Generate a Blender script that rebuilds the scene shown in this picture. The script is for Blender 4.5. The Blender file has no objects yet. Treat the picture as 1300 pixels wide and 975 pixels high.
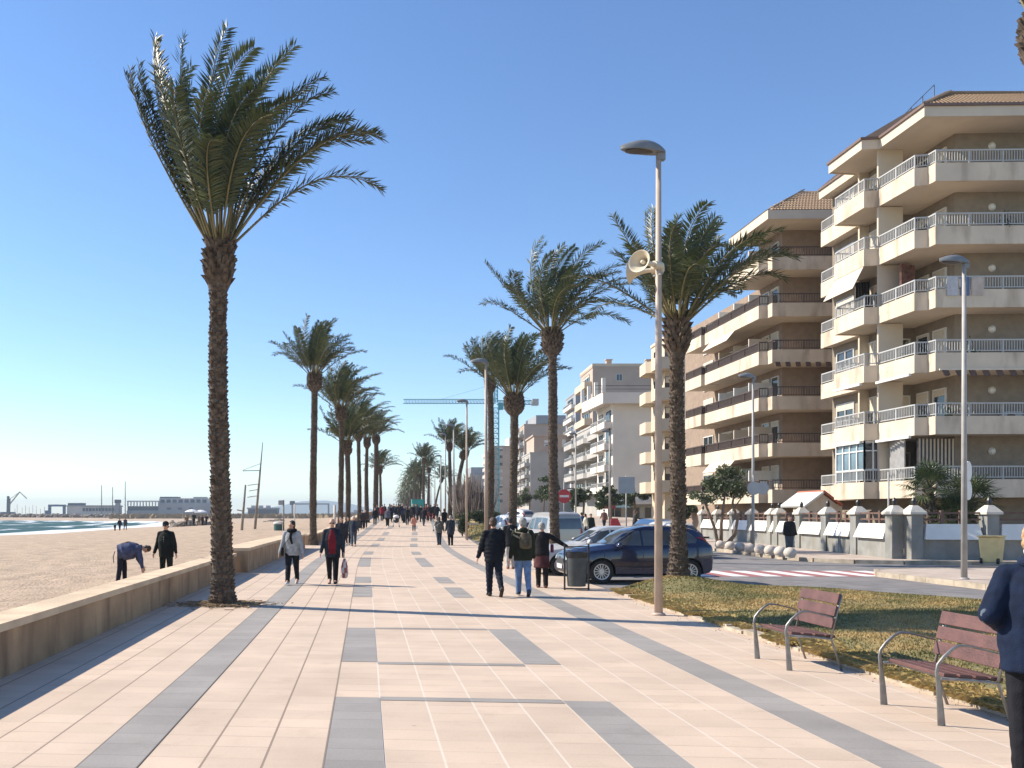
import bpy, math, random
from mathutils import Vector, Matrix, noise, geometry
from mathutils.bvhtree import BVHTree
R = math.radians
rnd = random.Random(7)
S = bpy.context.scene
COL = S.collection

# ---------------------------------------------------------------- camera model
F, HC, HY, X0 = 1100.0, 1.8, 653.0, 465.0
def gz(Y):                                # the walk rises gently beyond the first palms
    t = max(0, min(1, (Y - 45) / 75)); return 1.6 * t * t * (3 - 2 * t)
def gp(x, y, z=0.0):                     # ground point seen at a photo position
    lo, hi = 1.0, 400.0
    for _ in range(50):
        d = (lo + hi) / 2
        if HY + (HC - z - gz(d)) * F / d > y: lo = d
        else: hi = d
    return ((x - X0) * d / F, d)
def px(x, d): return (x - X0) * d / F
def pz(y, d): return HC - (y - HY) * d / F
def cv(Y):                               # sideways drift of the gently curving sea front
    if Y < 28: return 0.0
    if Y < 52: return .06 * (Y - 28) ** 2 / 48
    return .06 * (Y - 40)

# ---------------------------------------------------------------- materials
MATS = {}
def mat(name, col, rough=.7, var=.25, scale=3.0, bump=0.0, bscale=40.0, metal=0.0, col2=None, coat=0.0,
        detail=6.0, stain=None, sscale=.6, spec=.5, trans=0.0, lo=.35, hi=.65, sub=None):
    if name in MATS: return MATS[name]
    m = bpy.data.materials.new(name); m.use_nodes = True
    nt = m.node_tree; N = nt.nodes; L = nt.links
    b = N['Principled BSDF']
    b.inputs['Roughness'].default_value = rough
    b.inputs['Metallic'].default_value = metal
    b.inputs['Coat Weight'].default_value = coat
    b.inputs['Specular IOR Level'].default_value = spec
    if trans: b.inputs['Transmission Weight'].default_value = trans
    if sub:                                # thin leaves let some light through
        b.inputs['Subsurface Weight'].default_value = 0
    geo = N.new('ShaderNodeNewGeometry')
    nz = N.new('ShaderNodeTexNoise'); nz.inputs['Scale'].default_value = scale; nz.inputs['Detail'].default_value = detail
    L.new(geo.outputs['Position'], nz.inputs['Vector'])
    cr = N.new('ShaderNodeValToRGB')
    c1 = tuple(max(0, c * (1 - var)) for c in col); c2 = col2 or tuple(min(1, c * (1 + var)) for c in col)
    if col2: c1 = col
    cr.color_ramp.elements[0].color = (*c1, 1); cr.color_ramp.elements[1].color = (*c2, 1)
    cr.color_ramp.elements[0].position = lo; cr.color_ramp.elements[1].position = hi
    L.new(nz.outputs['Fac'], cr.inputs['Fac'])
    out = cr.outputs['Color']
    if stain:
        n2 = N.new('ShaderNodeTexNoise'); n2.inputs['Scale'].default_value = sscale; n2.inputs['Detail'].default_value = 8
        mp = N.new('ShaderNodeMapping'); mp.inputs['Scale'].default_value = (1, 1, .25)
        L.new(geo.outputs['Position'], mp.inputs['Vector']); L.new(mp.outputs['Vector'], n2.inputs['Vector'])
        r2 = N.new('ShaderNodeValToRGB'); r2.color_ramp.elements[0].position = .5; r2.color_ramp.elements[1].position = .72
        L.new(n2.outputs['Fac'], r2.inputs['Fac'])
        mx = N.new('ShaderNodeMix'); mx.data_type = 'RGBA'
        L.new(r2.outputs['Color'], mx.inputs['Factor']); L.new(out, mx.inputs['A']); mx.inputs['B'].default_value = (*stain, 1)
        out = mx.outputs['Result']
    L.new(out, b.inputs['Base Color'])
    if bump:
        nb = N.new('ShaderNodeTexNoise'); nb.inputs['Scale'].default_value = bscale; nb.inputs['Detail'].default_value = 6
        L.new(geo.outputs['Position'], nb.inputs['Vector'])
        bp = N.new('ShaderNodeBump'); bp.inputs['Strength'].default_value = bump; bp.inputs['Distance'].default_value = .02 if bump < 1 else .07
        L.new(nb.outputs['Fac'], bp.inputs['Height']); L.new(bp.outputs['Normal'], b.inputs['Normal'])
    if sub:
        tr = N.new('ShaderNodeBsdfTranslucent'); L.new(out, tr.inputs['Color'])
        ms = N.new('ShaderNodeMixShader'); ms.inputs['Fac'].default_value = sub
        L.new(b.outputs['BSDF'], ms.inputs[1]); L.new(tr.outputs['BSDF'], ms.inputs[2])
        L.new(ms.outputs['Shader'], N['Material Output'].inputs['Surface'])
    MATS[name] = m
    return m

# ---------------------------------------------------------------- mesh collector
class MB:
    def __init__(s): s.v = []; s.f = []; s.m = []
    def add(s, vs, fs, mi=0):
        o = len(s.v); s.v.extend([tuple(p) for p in vs]); s.f.extend([tuple(i + o for i in f) for f in fs]); s.m.extend([mi] * len(fs)); return s
    def box(s, x0, y0, z0, x1, y1, z1, mi=0):
        v = [(x0,y0,z0),(x1,y0,z0),(x1,y1,z0),(x0,y1,z0),(x0,y0,z1),(x1,y0,z1),(x1,y1,z1),(x0,y1,z1)]
        return s.add(v, [(3,2,1,0),(4,5,6,7),(0,1,5,4),(1,2,6,5),(2,3,7,6),(3,0,4,7)], mi)
    def obox(s, c, ux, uy, uz, mi=0):      # box from centre and three half vectors
        c, ux, uy, uz = map(Vector, (c, ux, uy, uz))
        v = [c + a*ux + b*uy + d*uz for d in (-1,1) for a, b in ((-1,-1),(1,-1),(1,1),(-1,1))]
        return s.add(v, [(3,2,1,0),(4,5,6,7),(0,1,5,4),(1,2,6,5),(2,3,7,6),(3,0,4,7)], mi)
    def bar(s, p, q, w, h=None, mi=0):     # rectangular bar between two points
        p, q = Vector(p), Vector(q); d = q - p; L = d.length
        if L < 1e-6: return s
        d.normalize(); up = Vector((0,0,1)) if abs(d.z) < .95 else Vector((0,1,0))
        sd = d.cross(up).normalized(); u = sd.cross(d)
        return s.obox((p+q)/2, d*L/2, sd*w/2, u*(h or w)/2, mi)
    def prism(s, poly, z0, z1, mi=0):      # polygon seen from above, counter clockwise
        n = len(poly)
        v = [(x,y,z0) for x,y in poly] + [(x,y,z1) for x,y in poly]
        tri = geometry.tessellate_polygon([[Vector((x,y,0)) for x,y in poly]])
        a = sum(poly[i][0]*poly[(i+1)%n][1]-poly[(i+1)%n][0]*poly[i][1] for i in range(n))
        fs = []
        for t in tri:
            t = tuple(t); p = [poly[i] for i in t]
            ar = (p[1][0]-p[0][0])*(p[2][1]-p[0][1])-(p[2][0]-p[0][0])*(p[1][1]-p[0][1])
            if ar < 0: t = t[::-1]
            fs.append(tuple(i+n for i in t)); fs.append(t[::-1])
        for i in range(n):
            j = (i+1) % n
            fs.append((i,j,j+n,i+n) if a > 0 else (j,i,i+n,j+n))
        return s.add(v, fs, mi)
    def tube(s, pts, rad, n=8, mi=0, cap=True):
        pts = [Vector(p) for p in pts]; k = len(pts)
        if not hasattr(rad, '__len__'): rad = [rad]*k
        v = []; prev = None
        for i, p in enumerate(pts):
            d = (pts[min(i+1,k-1)] - pts[max(i-1,0)]).normalized()
            if prev is None:
                a = d.cross(Vector((0,0,1)) if abs(d.z) < .9 else Vector((1,0,0))).normalized()
            else:
                a = (prev - d*prev.dot(d)).normalized()
            prev = a; b = d.cross(a)
            for j in range(n):
                t = 2*math.pi*j/n; v.append(p + (a*math.cos(t)+b*math.sin(t))*rad[i])
        fs = [(i*n+j, i*n+(j+1)%n, (i+1)*n+(j+1)%n, (i+1)*n+j) for i in range(k-1) for j in range(n)]
        if cap: fs += [tuple(range(n))[::-1], tuple(range((k-1)*n, k*n))]
        return s.add(v, fs, mi)
    def lathe(s, prof, c=(0,0,0), n=16, mi=0, sx=1, sy=1):
        v = [(c[0]+r*math.cos(2*math.pi*j/n)*sx, c[1]+r*math.sin(2*math.pi*j/n)*sy, c[2]+z) for r, z in prof for j in range(n)]
        k = len(prof)
        fs = [(i*n+j, i*n+(j+1)%n, (i+1)*n+(j+1)%n, (i+1)*n+j) for i in range(k-1) for j in range(n)]
        fs += [tuple(range(n))[::-1], tuple(range((k-1)*n, k*n))]
        return s.add(v, fs, mi)
    def ball(s, c, r, n=12, mi=0, rot=None):  # r may be a triple
        if not hasattr(r, '__len__'): r = (r,r,r)
        k = max(5, n//2); v = []; c = Vector(c)
        v.append(Vector((0,0,-r[2])))
        for i in range(1, k):
            t = -math.pi/2 + math.pi*i/k
            for j in range(n):
                a = 2*math.pi*j/n; v.append(Vector((r[0]*math.cos(t)*math.cos(a), r[1]*math.cos(t)*math.sin(a), r[2]*math.sin(t))))
        v.append(Vector((0,0,r[2])))
        if rot: v = [rot @ p for p in v]
        v = [p + c for p in v]; last = len(v)-1
        fs = [(0, 1+(j+1)%n, 1+j) for j in range(n)]
        for i in range(k-2):
            fs += [(1+i*n+j, 1+i*n+(j+1)%n, 1+(i+1)*n+(j+1)%n, 1+(i+1)*n+j) for j in range(n)]
        fs += [(last, 1+(k-2)*n+j, 1+(k-2)*n+(j+1)%n) for j in range(n)]
        return s.add(v, fs, mi)
    def caps(s, p, q, r1, r2, n=10, mi=0):    # tapered capsule
        p, q = Vector(p), Vector(q); d = (q-p); L = max(d.length, 1e-5); d.normalize()
        pts = []; rad = []
        for t in (-89, -60, -30, 0): pts.append(p + d*r1*math.sin(R(t))); rad.append(r1*math.cos(R(t)))
        for t in (0, 30, 60, 89): pts.append(q + d*r2*math.sin(R(t))); rad.append(r2*math.cos(R(t)))
        pts[4] = q - d*min(.002, L*.01)
        return s.tube(pts, rad, n, mi)
    def loft(s, rings, n=16, mi=0):           # rings: (centre, xaxis, yaxis) elliptic sections
        v = []
        for c, a, b in rings:
            c, a, b = Vector(c), Vector(a), Vector(b)
            for j in range(n):
                t = 2*math.pi*j/n; v.append(c + a*math.cos(t) + b*math.sin(t))
        k = len(rings)
        fs = [(i*n+j, i*n+(j+1)%n, (i+1)*n+(j+1)%n, (i+1)*n+j) for i in range(k-1) for j in range(n)]
        fs += [tuple(range(n))[::-1], tuple(range((k-1)*n, k*n))]
        return s.add(v, fs, mi)
    def mesh(s, name, smooth=False):
        me = bpy.data.meshes.new(name); me.from_pydata(s.v, [], s.f)
        me.polygons.foreach_set('material_index', s.m)
        if smooth: me.polygons.foreach_set('use_smooth', [True]*len(s.f))
        me.update(); return me
    def build(s, name, mats, parent=None, smooth=False, loc=None, rz=0):
        return link(name, s.mesh(name, smooth), mats, parent, loc, rz)
def link(name, me, mats, parent=None, loc=None, rz=0):
    if not isinstance(mats, (list, tuple)): mats = [mats]
    if not me.materials:
        for m in mats: me.materials.append(m)
    o = bpy.data.objects.new(name, me); COL.objects.link(o)
    if parent: o.parent = parent
    if loc: o.location = loc
    if rz: o.rotation_euler.z = rz
    return o
def autosmooth(o, ang=35):
    me = o.data
    import bmesh
    bm = bmesh.new(); bm.from_mesh(me)
    bmesh.ops.recalc_face_normals(bm, faces=bm.faces)
    for f in bm.faces: f.smooth = True
    for e in bm.edges:
        if len(e.link_faces) == 2 and e.calc_face_angle(0) > R(ang): e.smooth = False
    bm.to_mesh(me); bm.free()
    return o
def tag(o, label=None, cat=None, group=None, kind=None):
    if label: o['label'] = label
    if cat: o['category'] = cat
    if group: o['group'] = group
    if kind: o['kind'] = kind
    return o
def thing(name, loc, label, cat, group=None, rz=0):
    o = bpy.data.objects.new(name, None); COL.objects.link(o); o.location = loc; o.rotation_euler.z = rz
    o.empty_display_size = .2
    return tag(o, label, cat, group)
def children(o): return [c for c in bpy.data.objects if c.parent == o]
def copy_tree(o, parent=None):
    c = o.copy(); COL.objects.link(c)
    if parent: c.parent = parent
    for ch in list(o.children): copy_tree(ch, c)
    return c
def struct(o, cat=None): return tag(o, kind='structure')
def remesh(mb, voxel, smooth=3, fn=None):
    me = mb.mesh('tmp'); o = bpy.data.objects.new('tmp', me); COL.objects.link(o)
    r = o.modifiers.new('r', 'REMESH'); r.mode = 'VOXEL'; r.voxel_size = voxel; r.use_smooth_shade = True
    if smooth:
        sm = o.modifiers.new('s', 'SMOOTH'); sm.iterations = smooth; sm.factor = .5
    dg = bpy.context.evaluated_depsgraph_get(); dg.update()
    out = bpy.data.meshes.new_from_object(o.evaluated_get(dg))
    bpy.data.objects.remove(o); bpy.data.meshes.remove(me)
    if fn:
        nn = [v.normal.copy() for v in out.vertices]
        for v, n in zip(out.vertices, nn): v.co = fn(v.co, n)
    for p in out.polygons: p.use_smooth = True
    return out
def wpart(name, mb, mats, parent, smooth=False):   # part given in world coordinates
    o = mb.build(name, mats, parent, smooth) if isinstance(mb, MB) else link(name, mb, mats, parent)
    o.location = -parent.location
    return o
# ---------------------------------------------------------------- camera, world, sun
cam = bpy.data.cameras.new('camera'); cam_o = bpy.data.objects.new('camera', cam); COL.objects.link(cam_o)
cam_o.location = (0, 0, HC); cam_o.rotation_euler = (math.pi/2, 0, 0)
cam.sensor_width = 36; cam.lens = F/1300*36
cam.shift_x = (650 - X0)/1300; cam.shift_y = (HY - 487.5)/1300
cam.clip_end = 20000; cam.clip_start = .1
S.camera = cam_o
SUN_EL = R(37); SD = Vector((-.94, .34, 0)).normalized()
W = bpy.data.worlds.new('World'); S.world = W; W.use_nodes = True
nt = W.node_tree; bg = nt.nodes['Background']
sky = nt.nodes.new('ShaderNodeTexSky'); sky.sky_type = 'NISHITA'; sky.sun_disc = False
sky.sun_elevation = SUN_EL; sky.sun_rotation = math.atan2(SD.x, SD.y)
sky.altitude = 0; sky.air_density = 1.0; sky.dust_density = .05; sky.ozone_density = 3.0
hs = nt.nodes.new('ShaderNodeHueSaturation'); hs.inputs['Saturation'].default_value = 1.12; hs.inputs['Hue'].default_value = .505
nt.links.new(sky.outputs['Color'], hs.inputs['Color']); nt.links.new(hs.outputs['Color'], bg.inputs['Color']); bg.inputs['Strength'].default_value = .126
sl = bpy.data.lights.new('sun', 'SUN'); sl.energy = 5.0; sl.angle = R(.53); sl.color = (1, .91, .77)
so = bpy.data.objects.new('sun', sl); COL.objects.link(so)
sv = Vector((SD.x*math.cos(SUN_EL), SD.y*math.cos(SUN_EL), math.sin(SUN_EL)))
so.rotation_euler = sv.to_track_quat('Z', 'Y').to_euler(); so.location = (-40, 20, 40)
S.view_settings.view_transform = 'Standard'; S.view_settings.look = 'None'
S.view_settings.exposure = .66; S.view_settings.gamma = 1.0
S.render.engine = 'CYCLES'
S.cycles.use_denoising = True
try: S.cycles.denoiser = 'OPENIMAGEDENOISE'
except Exception: pass
S.cycles.max_bounces = 6; S.cycles.diffuse_bounces = 3; S.cycles.glossy_bounces = 3
S.cycles.transparent_max_bounces = 8; S.cycles.caustics_reflective = False; S.cycles.caustics_refractive = False
S.cycles.sample_clamp_indirect = 6

# ---------------------------------------------------------------- ground sheets
SHORE = [(-700,30),(-300,42),(-110,72),(-62,92),(-45,108),(-49,171),(-48,215),(-60,280),(-86,340),(-150,384),(-400,405),(-700,410)]
def shore_dist(x, y):                     # signed distance: negative in the bay
    best = 1e9; inside = False; n = len(SHORE)
    for i in range(n):
        ax, ay = SHORE[i]; bx, by = SHORE[(i+1) % n]
        dx, dy = bx-ax, by-ay; t = max(0, min(1, ((x-ax)*dx+(y-ay)*dy)/(dx*dx+dy*dy)))
        best = min(best, math.hypot(x-ax-t*dx, y-ay-t*dy))
        if (ay > y) != (by > y) and x < (bx-ax)*(y-ay)/(by-ay)+ax: inside = not inside
    return -best if inside else best
SEA_Z = -1.0
def sand_z(x, y):
    s = shore_dist(x, y)
    z = SEA_Z + .12*s if s < 0 else SEA_Z + .92*(1-math.exp(-s/16))
    z = max(z, -3)
    if s > 6 and y < 70:
        k = min(1, (s-6)/10) * max(0, min(1, (70-y)/20))
        z += k*(.06*noise.noise(Vector((x*.8, y*.8, 0))) - .085*max(0, noise.noise(Vector((x*2.2, y*1.7, 4)))-.05))
    u = max(0, wall_x(min(y,700)) - x); z += gz(y)*max(0, 1-u/36)
    if s > 40 and y > 60: z += .25*noise.noise(Vector((x*.06, y*.06, 2)))*min(1,(y-60)/60)
    return z
def wall_x(Y): return -4.2 + cv(Y)
m_sand = mat('sand', (.455,.335,.23), .95, .14, 1.6, bump=1.0, bscale=11, stain=(.385,.28,.19), sscale=.9)
ys = [-2]; 
while ys[-1] < 70: ys.append(ys[-1] + .20 + max(0, ys[-1])*.007)
while ys[-1] < 3200: ys.append(ys[-1]*1.045)
us = [0]
while us[-1] < 14: us.append(us[-1] + .22)
while us[-1] < 2600: us.append(us[-1]*1.07)
b = MB(); nx = len(us)
for y in ys:
    for u in us:
        x = wall_x(min(y, 700)) - .02 - u
        z = sand_z(x, y); 
        if u == 0: z = min(z, -.06) if y > 700 else z
        b.v.append((x, y, z))
for j in range(len(ys)-1):
    for i in range(nx-1):
        b.f.append((j*nx+i+1, j*nx+i, (j+1)*nx+i, (j+1)*nx+i+1)); b.m.append(0)
sand = struct(b.build('beach_sand', m_sand, smooth=True))

# sea with breaking waves
m_sea = bpy.data.materials.new('sea_water'); m_sea.use_nodes = True
n_ = m_sea.node_tree; N = n_.nodes; L = n_.links; pb = N['Principled BSDF']
geo = N.new('ShaderNodeNewGeometry')
mp = N.new('ShaderNodeMapping'); mp.inputs['Scale'].default_value = (.22, .05, 1); mp.inputs['Rotation'].default_value = (0,0,R(-4))
L.new(geo.outputs['Position'], mp.inputs['Vector'])
nz = N.new('ShaderNodeTexNoise'); nz.inputs['Scale'].default_value = .55; nz.inputs['Detail'].default_value = 7; nz.inputs['Roughness'].default_value = .62
L.new(mp.outputs['Vector'], nz.inputs['Vector'])
att = N.new('ShaderNodeAttribute'); att.attribute_name = 'foam'; att.attribute_type = 'GEOMETRY'
ad = N.new('ShaderNodeMath'); ad.operation = 'ADD'; L.new(nz.outputs['Fac'], ad.inputs[0]); L.new(att.outputs['Fac'], ad.inputs[1])
cr = N.new('ShaderNodeValToRGB'); cr.color_ramp.elements[0].position = .545; cr.color_ramp.elements[1].position = .64
L.new(ad.outputs['Value'], cr.inputs['Fac'])
mx = N.new('ShaderNodeMix'); mx.data_type = 'RGBA'; mx.inputs['A'].default_value = (.03,.085,.075,1); mx.inputs['B'].default_value = (.82,.84,.84,1)
L.new(cr.outputs['Color'], mx.inputs['Factor']); L.new(mx.outputs['Result'], pb.inputs['Base Color'])
pb.inputs['Roughness'].default_value = .55; pb.inputs['Specular IOR Level'].default_value = .12
nb = N.new('ShaderNodeTexNoise'); nb.inputs['Scale'].default_value = .9; nb.inputs['Detail'].default_value = 5
mp2 = N.new('ShaderNodeMapping'); mp2.inputs['Scale'].default_value = (.4, 1, 1); L.new(geo.outputs['Position'], mp2.inputs['Vector']); L.new(mp2.outputs['Vector'], nb.inputs['Vector'])
bp = N.new('ShaderNodeBump'); bp.inputs['Strength'].default_value = .8; bp.inputs['Distance'].default_value = .5
L.new(nb.outputs['Fac'], bp.inputs['Height']); L.new(bp.outputs['Normal'], pb.inputs['Normal'])
b = MB(); foam = []
xs = [-30 - i*2.2 for i in range(60)] + [-162*1.09**i for i in range(1, 40)]
yy = [40 + i*2.2 for i in range(175)] + [425*1.08**i for i in range(1, 34)]
for y in yy:
    for x in xs:
        s = -shore_dist(x, y)
        w = .16*math.sin((s + 3*noise.noise(Vector((x*.03,y*.03,0))))*.42) if 0 < s < 60 else 0
        b.v.append((x, y, SEA_Z + w + .12*noise.noise(Vector((x*.1, y*.1, 5)))))
        f = 0
        if s < 5: f = .22
        elif s < 26: f = .16*max(0, math.sin(s*.42 + 4*noise.noise(Vector((x*.02,y*.02,1)))))
        f += .07*max(0, noise.noise(Vector((x*.012, y*.03, 7))))
        foam.append(f)
nx = len(xs)
for j in range(len(yy)-1):
    for i in range(nx-1):
        b.f.append((j*nx+i+1, j*nx+i, (j+1)*nx+i, (j+1)*nx+i+1)); b.m.append(0)
sea = struct(b.build('sea', m_sea, smooth=True))
a = sea.data.attributes.new('foam', 'FLOAT', 'POINT'); a.data.foreach_set('value', foam)

# ground under everything on the landward side, out to the horizon
m_ground = mat('earth_ground', (.20,.17,.13), .95, .2, .3)
b = MB()
yg = [-30, 0, 20, 40, 60, 100, 160, 260, 420, 700, 1200, 3200]
for y in yg:
    xl = wall_x(max(0, min(y,700))) - .3
    b.v += [(xl, y, -.07+gz(y)), (3500, y, -.07+gz(y))]
for j in range(len(yg)-1):
    b.f.append((2*j, 2*j+1, 2*j+3, 2*j+2)); b.m.append(0)
struct(b.build('ground', m_ground))

# promenade paving: pink concrete slabs with joints laid along the walk
MOD = .44; XL = -.307
SK = -.083
m_pave = bpy.data.materials.new('pink_slabs'); m_pave.use_nodes = True
def paving(m, base, var, jdark, jlight):
    n_ = m.node_tree; N = n_.nodes; L = n_.links; pb = N['Principled BSDF']; pb.inputs['Roughness'].default_value = .75
    pb.inputs['Specular IOR Level'].default_value = .3
    uv = N.new('ShaderNodeUVMap'); uv.uv_map = 'UVMap'
    sp = N.new('ShaderNodeSeparateXYZ'); L.new(uv.outputs['UV'], sp.inputs['Vector'])
    def M(op, a, b=None, c=None):
        q = N.new('ShaderNodeMath'); q.operation = op
        for i, k in enumerate((a, b, c)):
            if k is None: continue
            if isinstance(k, (int, float)): q.inputs[i].default_value = k
            else: L.new(k, q.inputs[i])
        return q.outputs[0]
    fu = M('FRACT', sp.outputs['X']); fv = M('FRACT', sp.outputs['Y'])
    du = M('MINIMUM', fu, M('SUBTRACT', 1, fu)); dv = M('MINIMUM', fv, M('SUBTRACT', 1, fv))
    # per-slab tone
    cell = N.new('ShaderNodeCombineXYZ'); L.new(M('FLOOR', sp.outputs['X']), cell.inputs['X']); L.new(M('FLOOR', sp.outputs['Y']), cell.inputs['Y'])
    wn = N.new('ShaderNodeTexWhiteNoise'); L.new(cell.outputs['Vector'], wn.inputs['Vector'])
    geo = N.new('ShaderNodeNewGeometry')
    nz = N.new('ShaderNodeTexNoise'); nz.inputs['Scale'].default_value = .9; nz.inputs['Detail'].default_value = 8
    L.new(geo.outputs['Position'], nz.inputs['Vector'])
    nf = N.new('ShaderNodeTexNoise'); nf.inputs['Scale'].default_value = 45; nf.inputs['Detail'].default_value = 4
    L.new(geo.outputs['Position'], nf.inputs['Vector'])
    t = M('ADD', M('MULTIPLY', wn.outputs['Value'], .20), M('ADD', M('MULTIPLY', nz.outputs['Fac'], .9), M('MULTIPLY', nf.outputs['Fac'], .35)))
    cr = N.new('ShaderNodeValToRGB'); cr.color_ramp.elements[0].position = .45; cr.color_ramp.elements[1].position = 1.1
    cr.color_ramp.elements[0].color = (*[c*(1-var) for c in base], 1); cr.color_ramp.elements[1].color = (*[min(1,c*(1+var)) for c in base], 1)
    L.new(t, cr.inputs['Fac'])
    ln = M('LESS_THAN', du, .021); cross = M('LESS_THAN', dv, .022)
    bx = N.new('ShaderNodeMix'); bx.data_type = 'RGBA'; L.new(M('MULTIPLY', cross, M('MULTIPLY', wn.outputs['Value'], .55)), bx.inputs['Factor'])
    L.new(cr.outputs['Color'], bx.inputs['A']); bx.inputs['B'].default_value = (*jdark, 1)
    # joints west of the dashes are dirt filled, to the east they are pale mortar
    side = M('GREATER_THAN', sp.outputs['X'], .5)
    jm = N.new('ShaderNodeMix'); jm.data_type = 'RGBA'; L.new(side, jm.inputs['Factor']); jm.inputs['A'].default_value = (*jdark, 1); jm.inputs['B'].default_value = (*jlight, 1)
    js = M('MULTIPLY', ln, M('SUBTRACT', .95, M('MULTIPLY', side, .35)))
    fx = N.new('ShaderNodeMix'); fx.data_type = 'RGBA'; L.new(js, fx.inputs['Factor']); L.new(bx.outputs['Result'], fx.inputs['A']); L.new(jm.outputs['Result'], fx.inputs['B'])
    n3 = N.new('ShaderNodeTexNoise'); n3.inputs['Scale'].default_value = 2.6; n3.inputs['Detail'].default_value = 10; n3.inputs['Roughness'].default_value = .7; L.new(geo.outputs['Position'], n3.inputs['Vector'])
    vo = N.new('ShaderNodeTexVoronoi'); vo.inputs['Scale'].default_value = 2.1; vo.inputs['Randomness'].default_value = 1; L.new(geo.outputs['Position'], vo.inputs['Vector'])
    spot = M('MULTIPLY', M('LESS_THAN', vo.outputs['Distance'], .045), M('GREATER_THAN', n3.outputs['Fac'], .5))
    dirt = M('MULTIPLY', M('MINIMUM', M('MAXIMUM', M('MULTIPLY', M('SUBTRACT', n3.outputs['Fac'], .54), 5), 0), 1), .30)
    dm = N.new('ShaderNodeMix'); dm.data_type = 'RGBA'; L.new(M('MAXIMUM', dirt, M('MULTIPLY', spot, .5)), dm.inputs['Factor']); L.new(fx.outputs['Result'], dm.inputs['A']); dm.inputs['B'].default_value = (base[0]*.55, base[1]*.52, base[2]*.48, 1)
    L.new(dm.outputs['Result'], pb.inputs['Base Color'])
    bp = N.new('ShaderNodeBump'); bp.inputs['Strength'].default_value = .35; bp.inputs['Distance'].default_value = .008
    h = M('SUBTRACT', M('MULTIPLY', nf.outputs['Fac'], .5), M('MAXIMUM', ln, cross)); L.new(h, bp.inputs['Height']); L.new(bp.outputs['Normal'], pb.inputs['Normal'])
paving(m_pave, (.565,.44,.335), .15, (.26,.19,.145), (.70,.62,.53))
m_grey = bpy.data.materials.new('grey_slabs'); m_grey.use_nodes = True
paving(m_grey, (.30,.275,.25), .2, (.15,.14,.13), (.34,.32,.30))
def sheet(name, m, cells, z):             # cells: (x0, x1, y0, y1) in walk coordinates, with uv in slabs
    b = MB(); uv = []
    for x0, x1, y0, y1 in cells:
        n = max(1, int((y1-y0)/2.5))
        for k in range(n):
            a, c = y0+(y1-y0)*k/n, y0+(y1-y0)*(k+1)/n
            q = [(x0,a),(x1,a),(x1,c),(x0,c)]
            b.add([(x+cv(y), y+SK*(x-XL), z+gz(y)) for x, y in q], [(0,1,2,3)])
            uv += [((x-XL)/MOD, y/.317) for x, y in q]
    o = b.build(name, m); ul = o.data.uv_layers.new(name='UVMap')
    for i, t in enumerate(uv): ul.data[i].uv = t
    return struct(o)
sheet('promenade_paving', m_pave, [(-4.5, 5.8, -2, 700)], 0)
bars = [(1.5,8.53),(10.59,13.75),(18.9,21.5),(22.8,25),(29.8,36),(38.8,42),(48.3,52),(56,60),(64,69),(75,80),(88,96),(104,112),(125,140),(155,175),(200,230)]
cells = [(-2.067,-1.627,-2,330), (3.653,4.093,-2,330)]
for y0, y1 in bars: cells += [(XL, XL+MOD, y0, y1), (XL+5*MOD, XL+6*MOD, y0, y1)]
for y in (8.53, 10.55, 13.75): cells.append((XL+MOD+.004, XL+5*MOD-.004, y-.11, y+.05))
sheet('grey_paving_bands', m_grey, cells, .004)
m_stonegrey = mat('kerb_stone', (.40,.335,.255), .85, .25, 3, bump=.5, bscale=30)

# asphalt: street, parking bays and side street
m_asph = mat('asphalt', (.19,.178,.175), .9, .18, 2.0, bump=.4, bscale=90, stain=(.24,.22,.21), sscale=.5)
def strip(name, m, f0, f1, y0, y1, z, step=4):
    b = MB(); n = max(1, int((y1-y0)/step))
    for k in range(n+1):
        y = y0+(y1-y0)*k/n; b.v += [(f0(y), y, z+gz(y)), (f1(y), y, z+gz(y))]
    for k in range(n): b.f.append((2*k, 2*k+1, 2*k+3, 2*k+2)); b.m.append(0)
    return struct(b.build(name, m))
strip('road', m_asph, lambda y: 5.6+cv(y), lambda y: 60 if y < 40 else 24+cv(y), -12, 130, -.012)
strip('road_far', m_asph, lambda y: 5.6+cv(y), lambda y: 19+cv(y), 130, 600, -.012, 20)
# crossing painted red and white
m_white = mat('road_paint_white', (.74,.72,.69), .7, .12, 8)
m_redp = mat('road_paint_red', (.36,.13,.125), .75, .18, 5)
b = MB(); w = MB(); x = 9.7
b.add([(9.5,25.2,-.008),(16.0,25.2,-.008),(16.0,27.7,-.008),(9.5,27.7,-.008)], [(0,1,2,3)])
while x < 15.6:
    w.add([(x,25.2,-.004),(x+.5,25.2,-.004),(x+.5,27.7,-.004),(x,27.7,-.004)], [(0,1,2,3)]); x += .96
struct(b.build('crossing_red_paint', m_redp)); struct(w.build('crossing_white_paint', m_white))
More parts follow.
